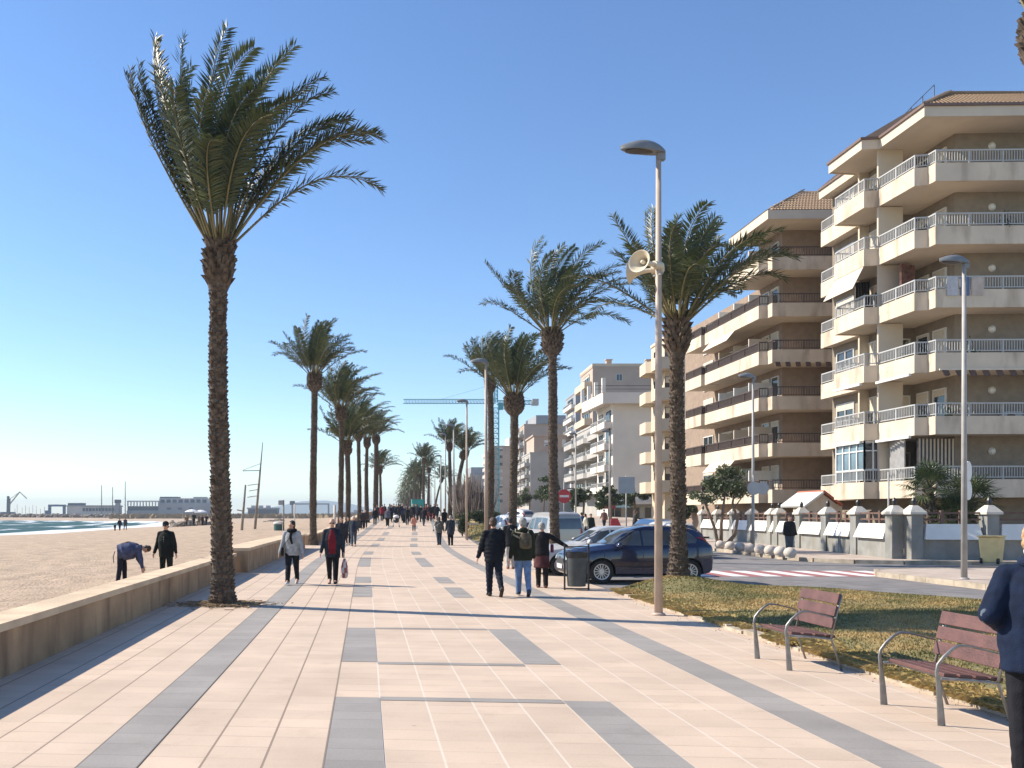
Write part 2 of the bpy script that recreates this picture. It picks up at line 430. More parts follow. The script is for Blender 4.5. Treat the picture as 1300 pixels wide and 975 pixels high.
# pavements on the far side of the street
m_side = mat('beige_pavement', (.47,.385,.315), .85, .13, 1.6, bump=.3, bscale=50, stain=(.36,.29,.24), sscale=.8)
def pavement(name, poly, z=.12):
    b = MB(); b.prism(poly, -.06, z); o = struct(b.build(name, m_side))
    k = MB(); n = len(poly)
    pts = [Vector((x,y,0)) for x,y in poly]
    for i in range(n):
        p, q = pts[i], pts[(i+1) % n]; d = (q-p).normalized(); nr = Vector((d.y,-d.x,0))
        L = (q-p).length; m = max(1, int(L/1.1))
        for j in range(m):
            a, c = p+d*(L*j/m+.006), p+d*(L*(j+1)/m-.006)
            k.bar(a+nr*.06+Vector((0,0,z/2-.026+.004)), c+nr*.06+Vector((0,0,z/2-.026+.004)), .12, z+.07)
    struct(k.build(name.replace('pavement','kerb'), m_stonegrey))
pavement('near_corner_pavement', [(14.9,-6),(40,-6),(40,27.0),(17.0,27.0),(15.6,26.4),(14.95,25.2)])
far_poly = [(16.8,34.4),(17.1,33.0),(18.0,31.9),(19.4,31.3),(36,28.8),(36,33),(20.7,32.2),(21.2,37),(22.6,48),(25,60),(19.2,60),(17.2,42)]
pavement('far_pavement', far_poly)
# plinth of land under the flats
b = MB(); b.prism([(20.8,32.4),(60,28.5),(60,64),(25.2,64),(25.2,60),(22.7,48),(21.3,37)], -.05, .10)
struct(b.build('garden_ground', mat('garden_earth', (.28,.22,.16), .95, .2, 1.5)))

strip('far_footway', m_side, lambda y: 18.2+cv(y), lambda y: 27+cv(y), 60, 500, .10, 6)
# ---------------------------------------------------------------- lawns
LAWN = [(5.74,-3),(14.2,-3),(14.3,6),(14.25,12),(13.9,14.6),(13.2,16.6),(12.2,18.3),(11.0,19.7),(10.0,20.6),(9.2,21.1),(8.3,21.35),(7.2,21.3),(6.5,21.05),(6.02,20.4),(5.80,19.6),(5.74,18)]
def lawn_h(x, y, poly, top, fall=1.3):
    best = 1e9; n = len(poly)
    for i in range(n):
        ax, ay = poly[i]; bx, by = poly[(i+1) % n]; dx, dy = bx-ax, by-ay
        t = max(0, min(1, ((x-ax)*dx+(y-ay)*dy)/(dx*dx+dy*dy)))
        best = min(best, math.hypot(x-ax-t*dx, y-ay-t*dy))
    z = .03 + top*(1-math.exp(-best/fall))
    return z + min(best,1)*.05*noise.noise(Vector((x*.7,y*.7,0)))
def inside(x, y, poly):
    c = False; n = len(poly)
    for i in range(n):
        ax, ay = poly[i]; bx, by = poly[(i+1) % n]
        if (ay > y) != (by > y) and x < (bx-ax)*(y-ay)/(by-ay)+ax: c = not c
    return c
m_lawn = mat('lawn_turf', (.35,.25,.105), .95, .2, .55, col2=(.20,.17,.07), bump=.8, bscale=35, lo=.42, hi=.56)
m_blade = mat('grass_blades', (.42,.30,.125), .8, .2, .55, col2=(.20,.185,.07), lo=.42, hi=.56, sub=.25)
def lawn(name, poly, top, step, palm=None, blades=0, ymin=-9, fall=1.3, bh=.05, xb=99):
    def H(x, y):
        z = lawn_h(x, y, poly, top, fall) + gz(y)
        if palm: z += .22*math.exp(-((x-palm[0])**2+(y-palm[1])**2)/.9)
        return z
    pts = []; n = len(poly)
    for i in range(n):
        a, c = Vector(poly[i]), Vector(poly[(i+1) % n]); k = max(1, int((c-a).length/step))
        pts += [a+(c-a)*j/k for j in range(k)]
    nb = len(pts)
    xs = [p[0] for p in poly]; ys_ = [p[1] for p in poly]
    x = min(xs)+step/2
    while x < max(xs):
        y = min(ys_)+step/2
        while y < max(ys_):
            if inside(x, y, poly): pts.append(Vector((x+rnd.uniform(-.2,.2)*step, y+rnd.uniform(-.2,.2)*step)))
            y += step
        x += step
    v2, _, fs, *_r = geometry.delaunay_2d_cdt([Vector((p[0],p[1])) for p in pts], [(i,(i+1)%nb) for i in range(nb)], [], 1, 1e-5)
    b = MB(); b.add([(p[0],p[1],H(p[0],p[1])) for p in v2], [tuple(f) for f in fs])
    o = struct(b.build(name, m_lawn, smooth=True)); autosmooth(o, 80)
    if blades:
        g = MB(); x0, x1, y0, y1 = min(xs), min(max(xs), xb), max(min(ys_), ymin), max(ys_); k = 0
        while k < blades:
            x, y = rnd.uniform(x0,x1), rnd.uniform(y0,y1)
            if not inside(x, y, poly): 
                k += .3; continue
            if rnd.random() > .35 + .65*max(0, min(1, .5+1.6*noise.noise(Vector((x*.8,y*.8,3))))): k += .3; continue
            z = H(x, y); a = rnd.uniform(0, 6.28); h = bh*rnd.uniform(.4,1.3); w = .006 + .0005*y; t = rnd.uniform(.2,1.0)*h
            dx, dy = math.cos(a), math.sin(a)
            g.add([(x-dy*w,y+dx*w,z-.005),(x+dy*w,y-dx*w,z-.005),(x+dx*t,y+dy*t,z+h)], [(0,1,2)]); k += 1
        tag(g.build(name.replace('lawn','grass'), m_blade), 'short dry yellow and green grass on the mound', 'grass', kind='stuff')
    return H
HL = lawn('lawn', LAWN, .20, .3, palm=(7.4,20.5), blades=110000, ymin=7, bh=.03)
# stone kerb of the lawn, worn pieces
b = MB(); pl = [(5.74,-3),(5.74,18),(5.79,19.6),(6.0,20.42),(6.47,21.06),(7.2,21.37),(8.3,21.42),(9.22,21.17),(10.03,20.67),(11.05,19.76),(12.26,18.36),(13.27,16.65),(13.97,14.65),(14.32,12)]
for i in range(len(pl)-1):
    p, q = Vector((*pl[i],0)), Vector((*pl[i+1],0)); L = (q-p).length; n = max(1, int(L/.55)); d = (q-p)/L
    for j in range(n):
        a, c = p+d*(L*j/n+.008), p+d*(L*(j+1)/n-.008); h = .06+rnd.uniform(-.025,.015); s = Vector((d.y,-d.x,0))*rnd.uniform(-.03,.02)
        b.bar(a+s+Vector((0,0,h/2-.03)), c+s+Vector((0,0,h/2-.03)), .15, h+.06)
struct(b.build('lawn_kerb', m_stonegrey))
g = MB(); k = 0                              # dry fringe hanging over the kerb
while k < 26000:
    y = rnd.uniform(7, 20); x = 5.70 + abs(rnd.gauss(0, .16)); w_ = .0018+.00028*y
    if noise.noise(Vector((x*2, y*1.3, 8))) < -.18: k += .4; continue
    z = HL(max(x,5.78), y); a = rnd.gauss(math.pi, 1.0); l = rnd.uniform(.05,.13); dx, dy = math.cos(a), math.sin(a)
    g.add([(x-dy*w_,y+dx*w_,z-.01),(x+dy*w_,y-dx*w_,z-.01),(x+dx*l*.6+dy*w_*.6,y+dy*l*.6-dx*w_*.6,z+l*.5),(x+dx*l*1.1,y+dy*l*1.1,z+l*rnd.uniform(.0,.55))], [(0,1,2),(0,2,3)]); k += 1
tag(g.build('dry_grass_fringe', mat('dry_grass', (.50,.35,.14), .85, .2, 3, col2=(.34,.26,.09), sub=.25)), 'dry golden grass fringe hanging over the lawn kerb', 'grass', kind='stuff')
g = MB()
for i in range(220):                         # crumbs of earth and gravel spilt on the slabs
    y = rnd.uniform(7, 20.5); x = 5.66-abs(rnd.gauss(0,.16)); r = rnd.uniform(.003,.010); g.ball((x,y,r*.4), (r,r*.8,r*.6), 5)
tag(g.build('spilt_soil', mat('spilt_soil', (.30,.22,.14), .95, .3, 20)), 'crumbs of earth and gravel along the lawn kerb', 'soil', kind='stuff')
ISL = []
for k, (yc, hl) in enumerate(((33.8,1.9),(43.2,1.6))):
    x = 5.9+cv(yc); ISL.append([(x,yc-hl),(x+3.4,yc-hl),(x+3.6,yc),(x+3.4,yc+hl),(x,yc+hl)])
    lawn('island_lawn', ISL[-1], .22, .4, blades=2500, bh=.09)
far_l = [(6.9,55),(11.5,55.5),(12.6,78),(8.2,78)]
lawn('island_lawn', far_l, .3, 1.2, blades=3500, bh=.14)
for (x0,y0,x1,y1,w) in ((9.2,86,10.6,110,4),(10.5,118,13,150,4)):
    lawn('island_lawn', [(x0,y0),(x0+w,y0),(x1+w,y1),(x1,y1)], .3, 3)

# ---------------------------------------------------------------- low sea wall
m_wall = mat('sea_wall_concrete', (.41,.27,.155), .9, .2, 1.2, bump=.5, bscale=25, stain=(.20,.125,.075), sscale=2.2)
m_cope = mat('sea_wall_coping', (.63,.475,.315), .85, .15, 1.5, bump=.5, bscale=30)
def seawall(name, label, x, y0, y1, h, th, curve=True):
    t = thing(name, (x-th/2+(cv(y0) if curve else 0), y0, 0), label, 'wall', 'low concrete walls between the promenade and the beach')
    b = MB(); c = MB(); n = max(2, int((y1-y0)/2)); 
    rows = [y0+(y1-y0)*k/n for k in range(n+1)]
    def lay(b, dx0, dx1, z0, z1):
        o = len(b.v)
        for y in rows:
            s = cv(y) if curve else 0
            g = gz(y); b.v += [(x-dx1+s,y,z0+g),(x-dx0+s,y,z0+g),(x-dx0+s,y,z1+g),(x-dx1+s,y,z1+g)]
        for k in range(len(rows)-1):
            i = o+4*k
            for a, c_ in ((0,1),(1,2),(2,3),(3,0)): b.f.append((i+a,i+c_,i+4+c_,i+4+a)); b.m.append(0)
        b.f += [(o,o+3,o+2,o+1), (o+4*n,o+4*n+1,o+4*n+2,o+4*n+3)]; b.m += [0,0]
    lay(b, .03, th-.03, -.3, h-.09); lay(c, 0, th, h-.09, h)
    wpart('wall_face', b, m_wall, t); wpart('coping', c, m_cope, t)
seawall('sea_wall', 'long low concrete wall with pale coping running from the near left edge to the big palm', -3.97, -2, 26.6, .61, .5)
seawall('sea_wall', 'slightly taller low wall beyond the big palm with shadow on its walkway side', -3.62, 26.8, 46, .76, .9)
seawall('sea_wall', 'far stretch of low beach wall fading along the row of palms', -3.7, 50, 118, .62, .5)
# ---------------------------------------------------------------- palms
m_trunk = mat('palm_trunk', (.055,.040,.029), .95, .3, 9, col2=(.17,.13,.098), bump=.8, bscale=30, lo=.36, hi=.7)
m_stub = mat('palm_leaf_stub', (.055,.036,.024), .95, .3, 8, col2=(.165,.122,.088), lo=.36, hi=.68)
m_frond = mat('palm_frond', (.028,.046,.018), .45, .2, 1.6, col2=(.095,.118,.04), spec=.7, lo=.32, hi=.68, sub=.22)
m_frond2 = mat('palm_frond_dusty', (.085,.09,.045), .6, .2, 1.2, col2=(.2,.17,.075), spec=.4, lo=.35, hi=.65, sub=.25)
m_rachis = mat('palm_rachis', (.13,.115,.045), .6, .2, 4, col2=(.22,.18,.085))
def trunk_mesh(h, r0, r1, boss_r, lean=(0,0), nub=.09, seed=1, wob=.06):
    rr = random.Random(seed); b = MB(); s = MB()
    n = 18; k = int(h/.12); prof = []
    def axis(z):
        t = z/h
        return Vector((lean[0]*t*t + wob*math.sin(t*4+seed), lean[1]*t*t + wob*.6*math.sin(t*3+seed*2), z)) - Vector((wob*math.sin(seed), wob*.6*math.sin(seed*2), 0))*(1-t)
    def rad(z):
        t = z/h; r = r0+(r1-r0)*t + .09*math.exp(-z/.35)
        zb = (h-z)
        if zb < 1.5: r += (boss_r-r1)*math.exp(-((zb-.55)/.46)**6)
        r += .022*noise.noise(Vector((z*1.7, seed*3.1, 0)))
        return r
    pts = [axis(h*i/k) for i in range(k+1)]; rads = [rad(h*i/k) for i in range(k+1)]
    pts.insert(0, axis(0)-Vector((0,0,.25))); rads.insert(0, rads[0]*1.15)
    b.tube(pts, rads, n)
    z = .05; row = 0
    while z < h-.03:
        r = rad(z); inb = h-z < 1.02
        m = max(8, int(2*math.pi*r/(.115 if not inb else .12)))
        for j in range(m):
            a = 2*math.pi*(j+.5*(row % 2))/m + rr.uniform(-.12,.12)
            o = axis(z + rr.uniform(-.02,.02)); d = Vector((math.cos(a), math.sin(a), 0)); t = Vector((-d.y, d.x, 0))
            out = (.012+rr.random()*.03) if not inb else (.04+rr.random()*.09)
            hh = .06+rr.random()*.05 if not inb else .14+rr.random()*.08; w = .05+rr.random()*.02
            p = o + d*(r-.02)
            tip = o + d*(r+out) + Vector((0,0,hh*(.75 if not inb else .9)))
            s.add([p-t*w-Vector((0,0,.03)), p+t*w-Vector((0,0,.03)), tip+t*w*.6, tip-t*w*.6, p+t*w*.7+Vector((0,0,hh*.8)), p-t*w*.7+Vector((0,0,hh*.8))],
                  [(0,1,2,3),(3,2,4,5),(1,4,2),(0,3,5)])
        z += .08; row += 1
    return b, s, axis(h)
def crown_mesh(nf, length, seed, wind=1.0, pairs=70, wleaf=.022, low=28, hi=88, lleaf=.46, droop=.55, specs=None, fan=1.0):
    rr = random.Random(seed); lf = MB(); rc = MB()
    for i in range(nf):
        if specs and i < len(specs): az, el, ln = specs[i]; az = R(az); el = R(el); ln = ln*length
        else:
            u = (i+.5)/nf; az = i*2.39996 + rr.uniform(-.3,.3)
            el = R(hi - (hi-low)*u**.85 + rr.uniform(-6,6)); ln = length*rr.uniform(.82,1.08)*(1 if u > .25 else .9)
        d = Vector((math.cos(az)*math.cos(el), math.sin(az)*math.cos(el), math.sin(el)))
        side0 = Vector((-math.sin(az), math.cos(az), 0)); tw = rr.uniform(-.5,.5)
        p = Vector((math.cos(az)*.16, math.sin(az)*.16, -.25)) ; pts = [p.copy()]; dirs = [d.copy()]
        n = 22; dr = droop*rr.uniform(.7,1.3); wd = wind*rr.uniform(.7,1.3)
        for k in range(n):
            t = k/n
            d = (d + Vector((0,0,-1))*dr*.30*t*t*(.35+.65*math.cos(el)) + Vector((1,-.25,-.05))*wd*.105*(t**1.7)).normalized()
            p = p + d*ln/n; pts.append(p.copy()); dirs.append(d.copy())
        rc.tube(pts, [.028*(1-.88*k/n)+.002 for k in range(n+1)], 5, cap=False)
        for k in range(pairs):
            t = .25 + .75*(k+rr.random()*.6)/pairs; f = t*n; a = min(n-1, int(f)); q = pts[a].lerp(pts[a+1], f-a); dd = dirs[a]
            sd = (side0 - dd*side0.dot(dd)).normalized(); up = sd.cross(dd)*-1
            if up.z < 0: up = -up
            u_ = (t-.25)/.75
            L = lleaf*min(1, .42+2.4*u_)*(1-.5*u_**3)*rr.uniform(.85,1.12)
            for sg in (-1, 1):
                v = (dd*(.55+.28*u_) + sd*sg*(.95-.12*u_) + up*(.22+rr.uniform(-.5,.55)) + Vector((1,-.25,0))*wind*.22 + Vector((0,0,-.12))).normalized()
                w = v.cross(up).normalized()*wleaf*rr.uniform(.8,1.2)
                m = q+v*L*.4 + up*.01
                tip = q+v*L + Vector((0,0,-.05*L))
                lf.add([q, m-w, tip, m+w], [(0,1,2,3)])
    return lf, rc
def make_palm(x, y, h, label, r0=.185, r1=.145, boss=.31, crown=None, seed=1, lean=(0,0), z0=None, group='date palms along the promenade', wob=.06, fm=None):
    if z0 is None: z0 = gz(y)
    h = h - z0
    t = thing('date_palm', (x, y, z0), label, 'palm tree', group)
    b, s, top = trunk_mesh(h, r0, r1, boss, lean, seed=seed, wob=wob)
    tr = b.build('trunk', m_trunk, t, smooth=True); s.build('leaf_base_stubs', m_stub, tr)
    tag(tr.children[0], kind='stuff')
    c = link('crown', crown[0], fm or m_frond, t); c.location = top
    k = link('frond_stems', crown[1], m_rachis, c)
    return t
def crown(**k):
    lf, rc = crown_mesh(**k)
    a, b = lf.mesh('crown'), rc.mesh('frond_stems', True)
    a.materials.append(m_frond); b.materials.append(m_rachis); return a, b
def bdz(ybase, d): return pz(ybase, d)
# big palm: fronds set to follow the wind-combed outline
spec1 = [(178,62,1.0),(172,66,1.0),(185,59,.97),(168,69,.95),(200,66,1.0),(150,68,1.0),(190,70,1.05),(160,70,1.05),(130,68,1.0),(220,66,1.0),(180,76,1.1),(95,74,1.0),(270,70,1.0),(100,82,1.08),(250,80,1.05),
         (20,84,1.1),(330,80,1.08),(40,78,1.05),(0,76,1.06),(350,70,1.0),(10,64,.98),(0,56,.98),(345,50,1.02),(12,46,.98),(355,60,.95),(60,62,.9),(300,60,.9),(115,86,.95),(45,86,1.0),(200,84,1.02),
         (240,58,.8),(290,55,.8),(265,52,.66),(255,62,.75),(280,66,.8),(170,68,1.0),(182,63,1.0),(30,66,1.0),(350,53,1.05)]
c1 = crown(nf=len(spec1), length=3.82, seed=3, wind=.80, pairs=90, wleaf=.018, lleaf=.46, droop=.75, specs=spec1)
c2 = crown(nf=34, length=3.5, seed=5, wind=1.0, pairs=62, wleaf=.025, low=36, lleaf=.47)
c3 = crown(nf=34, length=3.75, seed=8, wind=1.3, pairs=66, wleaf=.023, low=30, lleaf=.47)
c4 = crown(nf=34, length=3.3, seed=12, wind=.8, pairs=50, wleaf=.03, low=30, lleaf=.48)
c5 = crown(nf=36, length=3.1, seed=21, wind=1.0, pairs=40, wleaf=.036, low=15, lleaf=.42)
c6 = crown(nf=64, length=3.7, seed=33, wind=.5, pairs=30, wleaf=.055, low=-58, lleaf=.5)
c7 = crown(nf=34, length=3.5, seed=44, wind=.65, pairs=62, wleaf=.025, low=38, lleaf=.48)
m_litter = mat('dry_palm_litter', (.30,.21,.12), .95, .35, 9, bump=.8, bscale=40)
x, y = gp(283, 768)
make_palm(x, y, pz(300, y), 'tall palm nearest the camera on the left, standing by the low sea wall', .205, .15, .25, c1, 2, (-.05,0))
b = MB()
for i in range(420):                       # mat of dry fibres round the foot
    a = rnd.uniform(0, 6.28); r = .25+abs(rnd.gauss(0,.28)); q = Vector((x+r*math.cos(a)*1.25, y+r*math.sin(a)*.8, .012+rnd.random()*.07*max(0,1-r)))
    e = rnd.uniform(0, 6.28); l = rnd.uniform(.08,.3)
    b.bar(q, q+Vector((math.cos(e)*l, math.sin(e)*l*.6, rnd.uniform(-.01,.03))), .014, .01)
tag(b.build('palm_litter', m_litter), 'dry brown fibre litter around the foot of the tall left palm', 'litter', kind='stuff')
def row_left(x_img, d, ycrown, crown_, seed, label, **k):
    X = px(x_img, d); return make_palm(X, d, pz(ycrown, d), label, crown=crown_, seed=seed, **k)
row_left(398, 50, 474, c7, 4, 'second palm on the left row, tall with a neat ball below upright fronds', r0=.2, r1=.16, boss=.38)
row_left(432, 57, 516, c2, 5, 'third palm of the left row with one frond flung toward the sea')
row_left(441, 64, 560, c4, 6, 'short slender palm low in the left row behind the third palm', r0=.19, r1=.17, boss=.3)
row_left(456, 76, 545, c3, 7, 'palm with swept crown at the middle of the left row')
row_left(466, 88, 556, c2, 9, 'thin palm in the left row just before the wide-trunked one', r0=.22)
row_left(477, 104, 553, c3, 11, 'wide-trunked palm closing the left row beside the crowd', r0=.32, r1=.25, boss=.42)
row_left(483, 118, 592, c5, 13, 'small far palm with low crown behind the wide-trunked palm', r0=.2)
# right row
zp = HL(7.4, 20.5)
make_palm(px(861,20.5), 20.5, pz(398,20.5), 'dark palm on the grass mound behind the lamp post with loudspeakers', .175, .135, .24, crown(nf=38, length=2.85, seed=15, wind=.55, pairs=72, wleaf=.018, low=34, lleaf=.42, droop=.65), 14, (.04,0), z0=zp-.05)
make_palm(px(705,34), 34, pz(418,34), 'tall leaning palm behind the parked cars with crown blown to the right', .185, .145, .36, c3, 16, (-.2,0), z0=.2)
row_left(651, 43, 500, c7, 17, 'palm with yellowish upright crown and fat ball, in front of the crane', z0=0, r0=.2, r1=.17, boss=.44)
row_left(622, 58, 478, c2, 18, 'palm half hidden by a pale lamp post left of the yellowish one', r0=.22, r1=.18)
row_left(571, 100, 562, c4, 19, 'far right-row palm standing beside a curved-trunk one', r0=.26)
make_palm(px(579,104), 104, pz(572,104), 'far right-row palm with a trunk curving to the right', .26, .2, .5, c4, 20, (1.2,0))
row_left(538, 150, 582, c4, 22, 'distant palm at the end of the walk with fine dark trunk', r0=.3)
row_left(544, 156, 594, c5, 23, 'distant palm close behind the fine dark trunk', r0=.32)
row_left(552, 165, 606, c5, 24, 'distant palm with leaning trunk near far lamps', lean=(1.5,0))
for i, (xi, d, yc) in enumerate(((532,180,602),(527,200,598),(522,215,606),(529,235,614),(519,250,616),(525,270,622),(514,280,622),(519,310,628),(511,330,632),(515,360,634))):
    make_palm(px(xi,d), d, pz(yc,d), ['bushy palm in the dense far clump above the teal kiosk','low olive palm merging into the far clump'][i % 2] , .4, .35, .7, c6, 30+i, group='dense far clump of palms', fm=m_frond2)
# tip of another tall palm peeking in at the upper right corner
make_palm(12.27, 15.6, pz(12, 15.6), 'shaggy top of a palm cut off by the upper right picture corner', .2, .16, .36, crown(nf=26, length=2.6, seed=9, wind=.1, pairs=50, wleaf=.02, low=62), 41, wob=.0)

# ---------------------------------------------------------------- lamp posts
m_post = mat('lamp_post_paint', (.46,.36,.29), .55, .12, 3, stain=(.33,.25,.19), sscale=1.5)
m_postg = mat('lamp_post_grey', (.36,.34,.32), .5, .12, 3)
m_head = mat('lamp_head_grey', (.20,.21,.22), .45, .1, 5)
m_lens = mat('lamp_lens', (.07,.06,.055), .35, .1, 8)
m_horn = mat('loudspeaker_beige', (.60,.53,.41), .5, .08, 5)
def lamp_meshes(h, r0, r1, hl):
    p = MB(); p.tube([(0,0,0),(0,0,h*.5),(0,0,h)], [r0,(r0+r1)/2,r1], 14); p.lathe([(r0*1.6,0),(r0*1.6,.03),(r0*1.05,.05)], n=14)
    hd = MB(); n = 12; k = 16; o = 0
    for i in range(k+1):                   # drop-shaped head pointing to -X, domed above, flat below
        t = i/k; x = .1-hl*t; w = hl*.18*(math.sin(math.pi*min(1,(t*.92+.08)))**.55)+.005; zt = (.06+.14*math.sin(math.pi*t**.8))*hl/.8+.01
        for j in range(n):
            a = math.pi*j/(n-1); hd.v.append((x, w*math.cos(a), h+.0+ (zt*math.sin(a) if 0 < j < n-1 else -.0)+.10*t*hl))
    for i in range(k):
        for j in range(n-1): hd.f.append((i*n+j, i*n+j+1, (i+1)*n+j+1, (i+1)*n+j)); hd.m.append(0)
        hd.f.append(((i+1)*n, (i+1)*n+n-1, i*n+n-1, i*n)); hd.m.append(0)
    hd.box(-.02,-.05,h-.12,.11,.05,h+.03)
    ln = MB(); ln.ball((.1-hl*.55,0,h+.05*hl), (hl*.36, hl*.14, .035), 14)
    return p, hd, ln
def lamp(x, y, h, label, r0=.074, r1=.045, hl=.78, m=None, z=None, group='street lamps', rz=0):
    if z is None: z = gz(y); h = h - z if y > 60 else h
    t = thing('street_lamp', (x,y,z), label, 'street lamp', group, rz)
    p, hd, ln = lamp_meshes(h, r0, r1, hl)
    p.build('post', m or m_post, t, True); autosmooth(hd.build('lamp_head', m_head, t)); ln.build('lens', m_lens, t, True)
    return t
def horn(x, y, z, rz, tilt, label):
    t = thing('loudspeaker', (x,y,z), label, 'loudspeaker', 'horn loudspeakers on the lamp post', rz)
    b = MB(); prof = [(0,.045),(.05,.045),(.12,.05),(.2,.065),(.28,.1),(.34,.15),(.38,.205),(.395,.225)]
    rings = [((xx,0,0),(0,r*1.0,0),(0,0,r*.85)) for xx, r in prof]
    inner = [((xx,0,0),(0,r*.95,0),(0,0,r*.8)) for xx, r in prof[::-1]]
    b.loft(rings[:]+[((.40,0,0),(0,.225,0),(0,0,.19))]+[((.398,0,0),(0,.21,0),(0,0,.178))]+inner[1:4]+[((.2,0,0),(0,.05,0),(0,0,.045))], 24)
    b.tube([(-.22,0,0),(-.2,0,0),(0,0,0)], [.05,.075,.07], 16)
    o = b.build('horn', m_horn, t, True); autosmooth(o, 50); o.rotation_euler.y = tilt
    c = MB(); c.tube([(.2,0,0),(.30,0,0),(.33,0,0)], [.04,.04,.025], 10); q = c.build('centre_tube', m_horn, t, True); q.rotation_euler.y = tilt
    k = MB(); k.bar((-.1,0,-.06),(-.12,.0,-.16),.03); k.bar((-.12,-.1,-.16),(-.12,.1,-.16),.03); k.build('bracket', m_head, t)
    return t
lx, ly = gp(836, 781)
lamp(lx, ly, 8.24, 'tall tan lamp post at the lawn kerb carrying two horn loudspeakers')
hz = pz(338, ly)
horn(lx-.12, ly-.10, hz, R(196), 0, 'beige horn loudspeaker on the tall lamp post facing the viewer').rotation_euler.z = R(214)
horn(lx-.08, ly+.14, hz-.03, R(150), 0, 'second beige horn loudspeaker half behind the first, facing the sea')
Lm = [(617,38.5,8.5,'pale lamp post in front of a palm trunk on the right row'),(592.5,56.6,9.0,'lamp post with lit edge just left of the crane mast'),(576,71,9.0,'far lamp post in front of the twin far palms'),
      (565.5,94,10.4,'thin dark far lamp post left of the twin far palms'),(559.6,111,9.2,'far lamp post with arched head above the distant palms'),(552,128,8.6,'fine lamp post almost lost among distant palms'),(547,145,8.4,'farthest fine lamp post of the promenade')]
for xi, d, h, lb in Lm: lamp(px(xi,d), d, h, lb, m=m_postg if d > 60 else m_post, r0=.075+d*.0002, r1=.055)
d = 22.4; lamp(px(1224,d), d, pz(335,d)-.12, 'slim grey lamp on the near corner pavement before the right flats', m=m_postg, z=.12, hl=.75)
d = 39.3; lamp(px(956,d), d, pz(480,d)-.12, 'lamp post beside the row of stone balls and small tree', m=m_postg, z=.12)
d = 68; lamp(px(774,d), d, pz(549,d)-.12-gz(d), 'lamp post before the blank white building wall', m=m_postg, z=.12+gz(d), r1=.06)
d = 82; lamp(px(731,d), d, pz(552,d)-.12-gz(d), 'lamp post before the curved grey balconies', m=m_postg, z=.12+gz(d), r1=.06)
d = 95; lamp(px(699,d), d, pz(565,d)-.12, 'far street lamp left of the tall leaning palm', m=m_postg, r1=.06)

# ---------------------------------------------------------------- single-seat benches
m_steel = mat('bench_steel', (.30,.29,.28), .45, .15, 14, metal=.75)
m_wood = mat('bench_plank', (.115,.05,.043), .5, .22, 6, bump=.3, bscale=60)
def bench(x, y, label):                    # faces -X; y is the middle
    t = thing('bench', (x,y,0), label, 'bench', 'single-seat benches along the lawn kerb'); hw = .41
    for sg in (-1, 1):
        yy = sg*hw; b = MB()
        pts = [(0,0,0),(-.012,0,.17),(-.03,0,.37),(-.042,0,.455),(-.03,0,.52),(.02,0,.585),(.09,0,.65),(.15,0,.682),(.24,0,.676),(.48,0,.615)]
        ws = [.07,.058,.044,.034,.032,.032,.03,.026,.018,.014]; k = len(pts)
        rings = []
        for i, p in enumerate(pts):
            dd = (Vector(pts[min(i+1,k-1)])-Vector(pts[max(i-1,0)])).normalized(); nn = Vector((-dd.z,0,dd.x))
            rings.append((Vector(p)+Vector((0,yy,0)), nn*ws[i]*.5, (0,.011,0)))
        b.loft(rings, 8); autosmooth(b.build('armrest', m_steel, t))
        c = MB(); c.tube([(.0,yy,.40),(.25,yy,.385),(.48,yy,.36),(.60,yy,.0)], .013, 8); c.tube([(.48,yy,.36),(.53,yy,.6),(.60,yy,.88)], .013, 8)
        c.build('rear_leg', m_steel, t, True)
    cx = MB(); cx.bar((.12,-hw,.392),(.12,hw,.392),.03); cx.bar((.40,-hw,.372),(.40,hw,.372),.03); cx.build('cross_bars', m_steel, t)
    for i, u in enumerate((.03,.165,.30,.43)):
        s = MB(); s.obox((u+.055,0,.425-.035*u/.43), (.055,0,-.004), (0,hw-.015,0), (.001,0,.017)); bevel(s.build('seat_plank', m_wood, t), .006)
    for i, (u, z) in enumerate(((.515,.545),(.545,.685),(.578,.825))):
        s = MB(); s.obox((u-.02,0,z), (.013,0,-.003), (0,hw+.02,0), (.0145,0,.060)); bevel(s.build('back_plank', m_wood, t), .006)
    return t
def bevel(o, w, seg=2):
    m = o.modifiers.new('b', 'BEVEL'); m.width = w; m.segments = seg; m.limit_method = 'ANGLE'; return o
bench(4.88, 10.4, 'farther of the two reddish plank benches on the lawn edge, casting its whole shadow freely')
bench(4.90, 7.79, 'nearer reddish plank bench partly hidden by the person in navy')

# ---------------------------------------------------------------- litter bins and containers
m_black = mat('black_metal', (.018,.018,.02), .45, .2, 8)
m_binbody = mat('bin_grey_green', (.055,.062,.062), .55, .2, 6, bump=.2)
x, y = gp(732, 749)
t = thing('litter_bin', (x,y,0), 'dark litter bin slung in a square frame before the navy car', 'litter bin')
b = MB()
for sg in (-1,1): b.box(sg*.285-.018,-.02,0,sg*.285+.018,.02,1.10)
b.box(-.267,-.02,.015,.267,.02,.045); b.box(-.267,-.012,1.02,.267,.012,1.045); b.build('frame', m_black, t)
b = MB(); b.lathe([(.20,.09),(.215,.1),(.235,.5),(.24,.86),(.225,.86),(.21,.4),(.19,.12)], n=28, sy=.8); autosmooth(b.build('barrel', m_binbody, t))
b = MB(); b.lathe([(.247,.77),(.252,.78),(.252,.905),(.235,.905),(.235,.78)], n=28, sy=.8); autosmooth(b.build('rim', m_black, t))
m_cream = mat('cream_plastic', (.85,.60,.26), .5, .06, 4)
